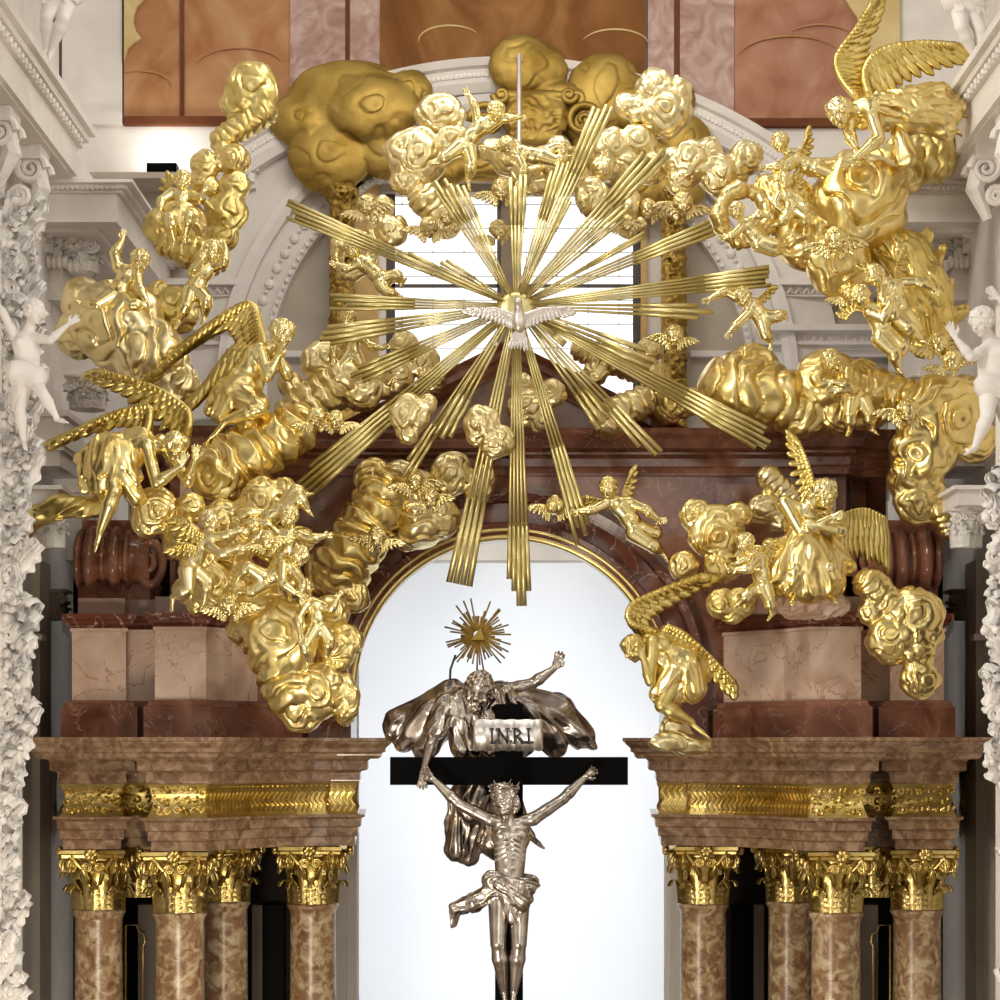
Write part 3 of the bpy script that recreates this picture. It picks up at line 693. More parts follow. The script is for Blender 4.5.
# ------------------------------------------------------------------ folded displacement fields
def rings(c, ax, n, amp, warp, seed, R=None, sharp=.6, fs=.05):
    c = np.array(c, float); a = nrm(ax)
    def f(x, y, z):
        X_ = x-c[0]; Y_ = y-c[1]; Z_ = z-c[2]; L = np.sqrt(X_*X_+Y_*Y_+Z_*Z_)+1e-3
        ca = (X_*a[0]+Y_*a[1]+Z_*a[2])/L; th = np.arccos(np.clip(ca, -1, 1))/pi
        wn = noise3(x*fs+seed, y*fs, z*fs)*warp+noise3(x*fs*2.3, y*fs*2.3+seed, z*fs*2.3)*warp*.22
        ph = th*n+.22+wn*(.5+1.9*np.minimum(1, th*5)); t = ph-np.floor(ph)
        saw = np.where(t < .75, np.sin(t/.75*pi/2)**sharp, np.cos((t-.75)/.25*pi/2))
        return amp*(saw-.5)+amp*1.5*noise3(x*fs*.8+seed+9, y*fs*.8, z*fs*.8)
    return (f, amp*2.4)
def ribs(a, b, n, amp, warp, seed, fs=.05, sharp=.6):
    a = np.array(a, float); b = np.array(b, float); ab = b-a; L2 = ab@ab
    def f(x, y, z):
        t0 = ((x-a[0])*ab[0]+(y-a[1])*ab[1]+(z-a[2])*ab[2])/L2
        wn = noise3(x*fs+seed, y*fs, z*fs)*warp+noise3(x*fs*2.3, y*fs*2.3+seed, z*fs*2.3)*warp*.18
        ph = t0*n+wn*1.6; t = ph-np.floor(ph)
        saw = np.where(t < .75, np.sin(t/.75*pi/2)**sharp, np.cos((t-.75)/.25*pi/2))
        return amp*(saw-.5)+amp*1.1*wn
    return (f, amp*2.2)
def folds(g, freq, amp, seed, warp=.5):
    """cloth folds running along direction g"""
    freq = freq*.62; R = fr(g, (0.1, .9, .3) if abs(nrm(g)[1]) < .9 else (1, 0, .2))
    def f(x, y, z):
        p = [(x*R[i][0]+y*R[i][1]+z*R[i][2]) for i in range(3)]
        w1 = noise3(p[0]*freq*.4+seed, p[1]*freq*.4, p[2]*freq*.3)*warp
        n = noise3(p[0]*freq+w1*2, p[1]*freq+seed+w1, p[2]*freq*.28)
        n2 = noise3(p[0]*freq*1.7+w1, p[1]*freq*1.7+seed, p[2]*freq*.5)
        return amp*((.8-np.abs(n)*3.4)*.9+(.25-np.abs(n2))*.8)
    return (f, amp*1.6)
def curls(fq, amp, seed):
    def f(x, y, z):
        a = noise3(x*fq+seed, y*fq, z*fq); b = noise3(x*fq*1.9, y*fq*1.9+seed, z*fq*1.9)
        return amp*(1-np.abs(a)*4.)+amp*.7*(1-np.abs(b)*3.5)
    return (f, amp*2)
# ------------------------------------------------------------------ clouds
def cloud(label, prims, Y0, mat=None, group='gilded clouds', h=None, name='cloud', seed=0, k=3.):
    """prims: ('b', x, y, z, rx, ry, rz, n, amp, ax) ball with rings, ('t', ax, ay, az, ra, bx, by, bz, rb, n, amp) ribbed tube"""
    los = []; his = []
    for p in prims:
        if p[0] == 'b': c = np.array(p[1:4]); r = np.array(p[4:7])*1.0+p[8]*2.3+3; los.append(c-r); his.append(c+r)
        else:
            r1 = p[4]+p[10]*2.3+3; r2 = p[8]+p[10]*2.3+3; a = np.array(p[1:4]); b = np.array(p[5:8])
            los += [a-r1, b-r2]; his += [a+r1, b+r2]
    lo = np.min(los, 0); hi = np.max(his, 0)
    if h is None: h = max(.95, ((hi-lo).prod()/1.6e6)**(1/3))
    v = Vol(lo, hi, h)
    for i, p in enumerate(prims):
        sd = seed*3.7+i*5.3+p[1]*.13
        if p[0] == 'b':
            axd = p[9] if len(p) > 9 else (_rs.uniform(-.5, .5), _rs.uniform(-.5, .3), 1)
            v.ell(p[1:4], p[4:7], k, disp=rings(p[1:4], axd, p[7], p[8], .55, sd, fs=1.6/max(14, p[4])))
        else:
            v.cap(p[1:4], p[5:8], p[4], p[8], k, disp=ribs(p[1:4], p[5:8], p[9], p[10], .5, sd, fs=1.25/max(14, p[4])))
    o = emit(name, v, Y0, mat or GOLD)
    return tag(o, label, 'cloud', group)
def B(x, y, r, z=0, n=5.5, amp=None, ry=None, rz=None, ax=None):
    t = ('b', x, y, z, r, ry or r, rz or r*.8, n, (max(amp, r*.13) if amp is not None else r*.13))
    return t+((ax,) if ax is not None else ())
def T(x0, y0, r0, x1, y1, r1, n=5, z0=0, z1=0, amp=None):
    n = max(1., math.hypot(x1-x0, y1-y0)/(.62*(r0+r1)/2)); amp = (r0+r1)*.085 if amp is None else amp*1.25
    return ('t', x0, y0, z0, r0, x1, y1, z1, r1, n, amp if amp is not None else (r0+r1)*.055)
# ================================================================== CLOUDS
cl = [
 # label, depth, prims, material
 ('gilded cloud puff highest on the left, against the orange fresco', .6, [B(252, 90, 26, ax=(.15, .1, 1)), B(236, 104, 15), T(262, 112, 15, 222, 140, 12, 4)], GOLDM),
 ('small bow-shaped gilded cloud above the seated cherub on the left', .5, [B(205, 166, 15), B(235, 160, 15), B(220, 163, 9), B(201, 182, 11), B(222, 148, 8), B(212, 188, 9)], None),
 ('gilded cloud under the seated cherub at upper left', .5, [B(226, 214, 21), B(234, 188, 16), B(163, 226, 19), B(222, 236, 16), T(168, 243, 14, 212, 258, 17, 4), B(190, 250, 18)], GOLDM),
 ('large rippled gilded cloud at the far left beside the white stucco cherub', -.1, [B(82, 298, 23, z=-12), B(78, 330, 26, z=-16, amp=1.5), B(118, 325, 44, amp=5), B(150, 356, 37, z=4, amp=4), B(178, 388, 24), B(160, 400, 20)], GOLDP),
 ('small dark gilded cloud under the standing cherub at left', .2, [B(176, 312, 23, amp=3), B(158, 292, 12)], GOLDM),
 ('ribbed caterpillar-like gilded cloud below the praying angel', -.5, [T(228, 470, 33, 296, 428, 24, 5, amp=5), B(221, 477, 31, z=8, n=7.5, ax=(-.2, .1, 1))], None),
 ('ribbed gilded cloud between the praying angel and the window', .3, [T(296, 418, 23, 345, 378, 21, 5), B(322, 362, 20), B(290, 384, 13), B(362, 392, 20)], GOLDP),
 ('gilded cloud at the lower left corner of the window', .9, [B(396, 374, 19), B(424, 362, 16), B(404, 345, 14), B(380, 386, 15), B(432, 380, 14)], GOLDP),
 ('gilded cloud below the dove, just right of the long downward ray', .3, [B(527, 408, 19), B(552, 394, 14), B(540, 420, 13), B(522, 385, 12)], GOLDP),
 ('gilded cloud spread along the lower right window edge', 1.0, [T(582, 350, 12, 632, 368, 14, 4), B(596, 372, 13), B(650, 350, 13), B(655, 374, 11)], GOLDP),
 ('gilded cloud resting on the right slope of the pediment', .5, [T(640, 402, 15, 608, 420, 19, 4), B(612, 422, 17)], GOLDP),
 ('gilded cloud at the foot of the right window column', .8, [T(655, 392, 13, 684, 404, 14, 3), B(668, 412, 13), B(690, 398, 10)], GOLDM),
 ('pale gilded puff hanging over the lower left rays', -.55, [B(410, 414, 19, amp=3), B(408, 432, 12), B(428, 404, 10)], GOLDP),
 ('pale gilded puff hanging over the rays just left of centre', -.55, [B(482, 424, 18, amp=2.5), B(497, 441, 17, amp=2.5), B(476, 436, 10)], GOLDP),
 ('gilded cloud crowning the arch, behind the downward rays', .25, [B(452, 474, 21, ax=(0, 0, 1)), B(478, 488, 15), B(485, 476, 12)], GOLDP),
 ('gilded cloud with three cherub heads, on the left shoulder of the arch', .2, [T(420, 525, 23, 415, 490, 21, 5), B(440, 518, 20), B(400, 478, 18), B(406, 540, 12)], GOLDP),
 ('tall ribbed gilded cloud climbing the left side of the arch', .1, [T(345, 560, 30, 386, 492, 25, 5, amp=5), B(333, 572, 27, ax=(.2, .2, 1)), B(352, 596, 18), B(362, 545, 24), B(375, 478, 20)], None),
 ('rippled gilded shell cloud left of the cherub cluster', -1.05, [B(155, 510, 22, ax=(.3, .1, 1), n=9.0), B(148, 522, 16), B(190, 508, 15), B(182, 540, 20)], None),
 ('gilded cloud under the kicking cherub in the left cluster', -1.05, [B(213, 588, 24, amp=2), B(186, 590, 13), B(196, 605, 10), B(200, 562, 18), B(236, 590, 13)], None),
 ('gilded cloud behind the tumbling cherubs of the left cluster', -.9, [B(262, 500, 22), B(284, 492, 14), B(245, 528, 26), B(232, 550, 20), B(278, 548, 22), B(222, 520, 20), B(300, 540, 14), B(240, 575, 18)], None),
 ('long gilded cloud spilling down past the left pedestal', -1.1, [T(258, 615, 27, 290, 690, 27, 6, amp=3.5), B(283, 636, 36, z=8, amp=4, ry=40), B(318, 690, 28, amp=3), B(302, 708, 24), B(345, 700, 14, ry=26), B(262, 598, 20), B(336, 650, 20, z=-8), B(330, 612, 18, z=-4), B(243, 630, 16)], None),
 ('round gilded puff at the left springing of the arch', -1.0, [B(349, 641, 15, n=6.0, ax=(0, 0, 1)), B(334, 628, 14)], None),
 ('gilded cloud with spiral folds at the upper left corner of the window', .3, [B(417, 156, 28, n=7.5, ax=(.1, 0, 1)), B(440, 114, 25, z=-5, ry=20), B(452, 140, 18), B(404, 180, 14), T(425, 198, 17, 448, 226, 13, 4), B(395, 150, 12)], GOLDP),
 ('small gilded puff on the left window jamb', .3, [B(392, 231, 16, ax=(0, 0, 1), n=4.5), B(374, 222, 10), B(383, 207, 11)], GOLDP),
 ('gilded garland cloud over the middle of the window', .3, [B(528, 168, 22, z=-4), B(508, 156, 18), B(540, 184, 13), B(492, 150, 12)], GOLDP),
 ('gilded puff just right of the middle window bar', .2, [B(566, 166, 20, n=7.5), B(578, 178, 12), B(558, 148, 12)], GOLDP),
 ('gilded cloud at the upper right end of the rays', .3, [B(666, 112, 25, n=7.5, ax=(0, .1, 1)), B(655, 90, 20), B(676, 92, 16), B(640, 110, 15), B(626, 105, 12)], GOLDP),
 ('gilded cloud under the highest right ray tips', .3, [B(611, 146, 18), B(638, 142, 18, ax=(0, 0, 1)), B(604, 168, 14), B(650, 168, 16), B(628, 164, 13)], GOLDP),
 ('rippled gilded cloud hanging in front of the upper right window pane', .2, [B(592, 195, 17), T(592, 205, 13, 626, 210, 13, 4), B(630, 200, 11)], GOLDP),
 ('small gilded puff under a cherub head on the right of the window', .2, [B(628, 229, 10), B(640, 224, 7)], GOLDP),
 ('gilded cloud over the top of the right window column', .2, [B(690, 163, 22), B(719, 175, 21, ax=(0, .1, 1)), B(746, 158, 17), B(708, 152, 15), B(672, 160, 13), B(680, 182, 14), B(735, 172, 14)], GOLDP),
 ('huge gilded cloud curling under the flying angel at upper right', -.1, [B(858, 206, 50, z=6, n=5.5, amp=5, ax=(-.1, -.55, 1)), B(806, 236, 33, n=5, ax=(-.3, 0, 1)), B(838, 262, 33, z=4, n=5, ax=(.1, .3, 1)), B(842, 288, 16, n=4), B(786, 200, 27, n=5, ax=(-.2, -.3, 1)), B(768, 190, 16, n=4)], None),
 ('smooth dark gilded drapery-like cloud behind the flying angel', .3, [T(870, 168, 18, 935, 160, 22, 4, amp=2.5), T(895, 150, 12, 940, 145, 15, 3), B(905, 178, 17)], GOLDM),
 ('broad ribbed gilded cloud lying on the right attic cornice', .1, [T(735, 392, 38, 775, 398, 32, 5, amp=4), B(722, 402, 26), B(752, 370, 26), B(800, 412, 26), T(855, 392, 30, 915, 400, 19, 6, amp=3), B(828, 384, 33, n=6.0, ax=(-.3, 0, 1), amp=2.5), B(835, 410, 24), B(868, 408, 22)], None),
 ('great coiling gilded cloud at the right edge behind the stucco figure', -.2, [B(940, 418, 42, n=8.2, amp=4, ax=(.4, .2, 1)), B(922, 452, 32, amp=4), B(965, 400, 24), B(910, 478, 22), B(915, 502, 22, ax=(0, .2, 1)), T(930, 490, 16, 948, 528, 12, 4), B(975, 440, 22)], None),
 ('frilled gilded cloud right of the arch, under the reaching cherub', -.6, [B(716, 532, 27, n=9.0, amp=3.5, ax=(.1, .3, 1)), B(696, 515, 16), B(738, 516, 14), B(722, 565, 18), B(684, 566, 15), B(742, 555, 14)], None),
 ('pale cap of gilded cloud behind the seated right angel', -.1, [B(770, 479, 13), T(768, 478, 12, 792, 498, 11, 3), B(764, 510, 17, ax=(0, 0, 1)), B(780, 520, 14)], GOLDP),
 ('gilded cloud rolling over the right pedestal corner', -1.1, [T(868, 584, 15, 892, 606, 15), T(905, 632, 20, 882, 640, 16), B(918, 668, 15), B(898, 610, 16), B(930, 634, 14), B(876, 588, 17, n=4.5), B(914, 615, 28, amp=3.5, ax=(-.2, 0, 1)), B(892, 640, 24, amp=3), B(916, 648, 20), B(920, 680, 20, amp=2.5), B(872, 612, 14), B(925, 612, 18)], None),
 ('gilded cloud the pedestal cherub rides on the right', -.95, [B(722, 604, 15), B(742, 602, 15), B(732, 612, 12)], GOLDM),
]
for i, c in enumerate(cl):
    cloud(c[0], c[2], c[1], c[3], seed=i+1)
def dcloud(label, Y, prims, seed): return cloud(label, prims, Y, GOLDD, 'painted dull gold clouds of the vault', seed=seed)
def S(x, y, rx, ry, n=3.3, z=0, amp=2.0): return ('b', x, y, z, rx, ry, 12, n*1.1, amp*.55, (0, -.1, 1))
dcloud('large dull gold cloud slab left of the window top', 4.2, [S(350, 98, 62, 38), S(300, 120, 32, 26), S(375, 112, 45, 34, 3, 8, 3), S(330, 155, 42, 40), S(390, 150, 34, 30), S(410, 90, 22, 20)], 51)
dcloud('round dull gold cloud highest in the middle', 4.2, [S(520, 66, 31, 30, 3, 4, 2.5), S(540, 70, 28, 26), S(575, 100, 22, 14), S(558, 92, 25, 10)], 52)
dcloud('dull gold cloud right of the window top', 4.2, [S(605, 92, 38, 40), S(590, 125, 28, 20), S(632, 102, 26, 28), S(675, 100, 20, 24)], 53)
dcloud('dull gold cloud low behind the upper right ray tips', 4.2, [S(688, 146, 24, 30), S(660, 165, 30, 26), S(640, 190, 30, 24), S(625, 160, 34, 26), S(600, 150, 30, 26), S(680, 190, 26, 20)], 54)
dcloud('dull gold cloud low behind the garland left of the middle', 4.2, [S(440, 175, 26, 14), S(480, 168, 40, 14), S(540, 160, 40, 20)], 55)
# cloud wreath round the diving cherub
v = Vol((700, 172, -30), (790, 256, 30), .9)
pts = [(744+25*cos(a), 215+25*sin(a), 3*sin(2*a)) for a in np.linspace(0, 2*pi, 15)]
for i in range(14): v.cap(pts[i], pts[i+1], 7.5+2*sin(i*2.1), 7.5+2*sin((i+1)*2.1), 3, disp=ribs(pts[i], pts[i+1], 1.3, 1.6, .5, i))
tag(emit('cloud', v, -.2, GOLD), 'small ring-shaped gilded cloud round the diving cherub', 'cloud', 'gilded clouds')
v = Vol((325, 225, -30), (395, 300, 30), .9)
pts = [(354+17*cos(a), 255+20*sin(a), 3*sin(2*a)) for a in np.linspace(0, 2*pi, 13)]
for i in range(12): v.cap(pts[i], pts[i+1], 6+2*sin(i*2.1), 6+2*sin((i+1)*2.1), 3, disp=ribs(pts[i], pts[i+1], 1.2, 1.4, .5, i+40))
tag(emit('cloud', v, .3, GOLDP), 'small ring-shaped gilded cloud on the left window column', 'cloud', 'gilded clouds')
# ================================================================== SUNBURST
YS = -.35; CXR, CYR = 516, 306
def rod_bundle(px, py, wdt, rods, seed, Y=YS, x0=CXR, y0=CYR, start=9):
    """bundle of half-round rods from the dove to the tip, widening and ending in steps"""
    rs = random.Random(seed); m = MB()
    d = np.array((px-x0, py-y0), float); L = np.linalg.norm(d); d /= L; n_ = np.array((-d[1], d[0]))
    stepat = rs.uniform(.55, .75)
    for i in range(rods):
        u = (i-(rods-1)/2)/max(1, (rods-1)/2) if rods > 1 else 0
        Lr = L*(1-rs.choice([0, .02, .05, .09])*(1 if abs(u) > .2 else .3))
        rad = wdt*.70/rods*.48
        for (f0, f1, ks) in ((start/L, stepat, 1.0), (stepat-.01, Lr/L, 1.22)):
            a = np.array((x0, y0))+d*L*f0+n_*u*wdt*.35*(.22+.78*f0)*1; b = np.array((x0, y0))+d*L*f1+n_*u*wdt*.35*(.22+.78*f1)*1
            dy = .02*(1-abs(u))+(.015 if ks > 1.1 else 0)
            ra = rad*(.3+.7*f0)*.011*ks*sc(Y); rb = rad*(.3+.7*f1)*.011*ks*sc(Y)
            m.tube([P(a[0], a[1], Y-dy), P(b[0], b[1], Y-dy-.02)], [ra, rb], 10, True)
    return m
sun = thing('sunburst', 'huge gilded sunburst of rod bundles radiating from behind the silver dove', 'sunburst', P(CXR, CYR, YS))
raylist = [(285, 208, 24, 5), (375, 163, 0, 0), (437, 180, 20, 4), (455, 182, 16, 3), (518, 175, 22, 4), (562, 160, 20, 4), (606, 100, 24, 4), (574, 190, 10, 2), (664, 145, 28, 4),
           (632, 205, 16, 3), (716, 226, 20, 4), (648, 233, 10, 2), (770, 276, 26, 5), (716, 312, 18, 3), (774, 445, 32, 5), (656, 362, 22, 3), (657, 456, 18, 3), (605, 425, 20, 3), (587, 548, 24, 4), (566, 345, 10, 2),
           (519, 606, 30, 5), (458, 590, 30, 4), (488, 470, 10, 2), (402, 478, 16, 3), (440, 440, 20, 3), (297, 492, 34, 5), (352, 378, 22, 4), (319, 337, 24, 4), (330, 302, 20, 4), (440, 262, 14, 3), (395, 253, 16, 3)]
for i, (px, py, w_, r_) in enumerate(raylist):
    if r_ == 0: continue
    rod_bundle(px, py, w_, r_, i+3, YS+.03*(i % 3)).out('ray', GOLDR, sun, True)
m = MB(); m.sph(P(516, 312, YS+.02), (.2, .07, .2), 16, 10); m.out('boss', GOLDR, sun, True)
m = MB(); m.tube([P(519, 290, YS+.1), P(519, 55, 1.5)], .025, 6); m.out('suspension_rod', SILVERP, sun)
# ================================================================== FIGURES
def A(*v): return np.array(v, float)
def p3(p): return np.array(p if len(p) == 3 else (p[0], p[1], 0), float)
def head_sdf(v, c, F, R, putto=True, k=None):
    """F rows: right, up, forward"""
    c = p3(c); q = lambda a, b, d: c+R*(a*F[0]+b*F[1]+d*F[2]); k = R*.16
    v.ell(q(0, .18, -.08), (R*.74, R*.80, R*.86), k, F)
    v.ell(q(0, -.30, .20), (R*(.60 if putto else .54), R*.64, R*.58), k, F)
    v.ell(q(0, .42, .34), (R*.58, R*.42, R*.42), k, F)
    for s in (-1, 1):
        v.ell(q(s*.34, -.26, .50), R*(.30 if putto else .22), k, F)
        v.ell(q(s*.27, .06, .88), (R*.19, R*.14, R*.24), R*.08, F, mode='sub')
        v.ell(q(s*.27, .05, .70), (R*.14, R*.10, R*.10), R*.03, F)
        v.cap(q(s*.12, .20, .80), q(s*.42, .22, .66), R*.075, R*.06, R*.1)
        v.ell(q(s*.76, -.02, -.02), (R*.10, R*.22, R*.15), R*.06, F)
        v.ell(q(s*.11, -.12, .86), R*.085, R*.08, F)
    v.cap(q(0, .16, .74), q(0, -.10, .98), R*.075, R*.105, R*.12)
    v.ell(q(0, -.37, .80), (R*.19, R*.055, R*.10), R*.05, F); v.ell(q(0, -.48, .77), (R*.15, R*.06, R*.10), R*.05, F)
    v.ell(q(0, -.425, .90), (R*.17, R*.02, R*.08), R*.03, F, mode='sub')
    v.ell(q(0, -.74, .52), R*.20, k, F)
def hair_obj(c, F, R, Y0, mat, parent, seed=1, long=False, beard=False, h=None):
    c = p3(c); q = lambda a, b, d: c+R*(a*F[0]+b*F[1]+d*F[2]); S_ = R*(2.3 if (long or beard) else 1.8)
    v = Vol(c-S_, c+S_, h or max(.6, R*.055)); cu = curls(2.1/R, R*.095, seed)
    v.ell(q(0, .26, -.14), (R*.84, R*.84, R*.90), R*.1, F, disp=cu)
    v.ell(q(0, .78, .34), (R*.44, R*.28, R*.34), R*.1, F, disp=cu)
    for s in (-1, 1): v.ell(q(s*.68, .12, .0), (R*.24, R*.46, R*.36), R*.1, F, disp=cu)
    if long:
        v.ell(q(0, -.3, -.62), (R*.74, R*.7, R*.42), R*.15, F, disp=cu)
        for s in (-1, 1): v.chain([q(s*.72, .1, -.1), q(s*.78, -.6, -.15), q(s*.62, -1.15, .05)], [R*.26, R*.24, R*.12], R*.12, disp=cu)
    v.ell(q(0, -.16, .95), (R*.62, R*.82, R*.66), R*.06, F, mode='sub')
    if beard:
        v.ell(q(0, -.85, .42), (R*.46, R*.50, R*.42), R*.1, F, disp=cu); v.ell(q(0, -1.25, .45), (R*.30, R*.42, R*.26), R*.1, F, disp=cu)
        for s in (-1, 1): v.ell(q(s*.5, -.45, .35), (R*.2, R*.42, R*.34), R*.1, F, disp=cu); v.cap(q(0, -.30, .92), q(s*.34, -.48, .72), R*.08, R*.07, R*.04, disp=cu)
    return emit('hair' if not beard else 'hair_and_beard', v, Y0, mat, parent)
def hand_sdf(v, wr, d, n, R, side=1, spread=.5, curl=.3, big=1.0):
    """palm, four unequal fingers and a thumb leaving the side of the palm"""
    wr = p3(wr); d = nrm(d); n = nrm(np.asarray(n, float)-d*np.dot(n, d)); l = np.cross(n, d)*side; S_ = R*big
    fr_ = max(.085*S_, .62); pc = wr+d*S_*.34
    v.ell(pc, (S_*.25, S_*.34, S_*.12), S_*.10, np.array([l, d, n]))
    for i, (o, ln) in enumerate(((-.19, .42), (-.065, .52), (.065, .48), (.18, .36))):
        b = pc+d*S_*.24+l*S_*o; dir1 = nrm(d+l*o*spread*2.4); m_ = b+dir1*S_*ln*.5; t = m_+nrm(dir1+n*curl*1.6)*S_*ln*.5
        v.chain([b, m_, t], [fr_*1.1, fr_, fr_*.8], fr_*.35)
    b = wr+d*S_*.18-l*S_*.18; m_ = b-l*S_*.20+d*S_*.18+n*S_*.05; t = m_+d*S_*.22-l*S_*.04+n*S_*.06
    v.chain([b, m_, t], [fr_*1.25, fr_*1.1, fr_*.85], fr_*.5)
def foot_sdf(v, an, toe, R, putto):
    an = p3(an); toe = p3(toe); d = nrm(toe-an); L = np.linalg.norm(toe-an)
    heel = an-d*R*.12+A(0, R*.16, 0)
    v.cap(heel, an+d*L*.6+A(0, R*.12, 0), R*.22, R*.20, R*.12); 
    side = nrm(np.cross(d, A(0, 1, .2)))
    for i in range(5):
        o = (i-2)*.085*R; b = an+d*L*.6+A(0, R*.14, 0)+side*o; v.cap(b, b+d*L*(.42-.04*abs(i-1)), R*.095, R*.075, R*.03)
def wing_obj(lead, trail0, trail1, L, Y0, mat, parent, nf=13, w=None, n=(0, 0, 1), seed=0, rt=.035, l0=.55, l1=1.0):
    """feathered wing: lead = leading-edge points, feathers swing from direction trail0 at the root to trail1 at the tip"""
    rs = random.Random(seed); lead = np.array([p3(p) for p in lead]); n = nrm(n); rt = min(rt, .05); L = L*1.55; l1 = max(l1, .62); m = MB(); t0 = np.array(p3(trail0)); t1 = np.array(p3(trail1))
    def at(t):
        f = t*(len(lead)-1); i = min(int(f), len(lead)-2); u = f-i
        a = lead[max(0, i-1)]; b = lead[i]; c = lead[i+1]; d = lead[min(len(lead)-1, i+2)]
        return .5*((2*b)+(c-a)*u+(2*a-5*b+4*c-d)*u*u+(3*b-a-3*c+d)*u**3)
    tot = np.linalg.norm(np.diff(lead, axis=0), axis=1).sum()
    w = w or tot/nf*1.7
    def feather(b, d, ln, wd, lift):
        d = nrm(d); s_ = nrm(np.cross(n, d)); V = []; nv = 8
        for j in range(nv):
            t = j/(nv-1); ww = wd*.5*(.55+.45*min(1, t/.45)) * (1 if t < .72 else sqrt(max(.03, 1-((t-.72)/.29)**2)))
            c = b+d*ln*t+n*(lift*(1-.5*t)-ln*.06*t*t)+s_*ln*.05*t*t
            for u in (-1, -.5, 0, .5, 1): V.append(c+s_*u*ww+n*((1-abs(u))*wd*.22))
            V.append(c-n*wd*.10)
        F = []
        for j in range(nv-1):
            for i in range(6): F.append((j*6+i, j*6+(i+1) % 6, (j+1)*6+(i+1) % 6, (j+1)*6+i))
        F.append(tuple(range(6))[::-1]); F.append(tuple((nv-1)*6+i for i in range(6))); m.add(V, F)
    for row, (ls, wsc, cnt, lf, off) in enumerate(((1.0, 1.0, nf, 0, 0), (.62, .95, nf, w*.20, .5), (.38, .85, int(nf*1.25), w*.36, .2), (.22, .8, int(nf*1.5), w*.5, .6))):
        for i in range(cnt):
            t = min(1, (i+off)/(cnt-1+.5)); b = at(t); e = t**1.4
            d = nrm(nrm(t0)*(1-e)+nrm(t1)*e); ln = L*ls*(l0+(l1-l0)*sin(pi/2*t))*rs.uniform(.94, 1.06)
            feather(b, d, ln, w*wsc, lf)
    pts = [at(i/12)+n*w*.25 for i in range(13)]
    m.tube(pts, [tot*rt*(1-.65*i/12) for i in range(13)], 8, True)
    V = to_world(np.array(m.V), Y0)
    return mesh('wing', V, m.F, mat, parent, True)
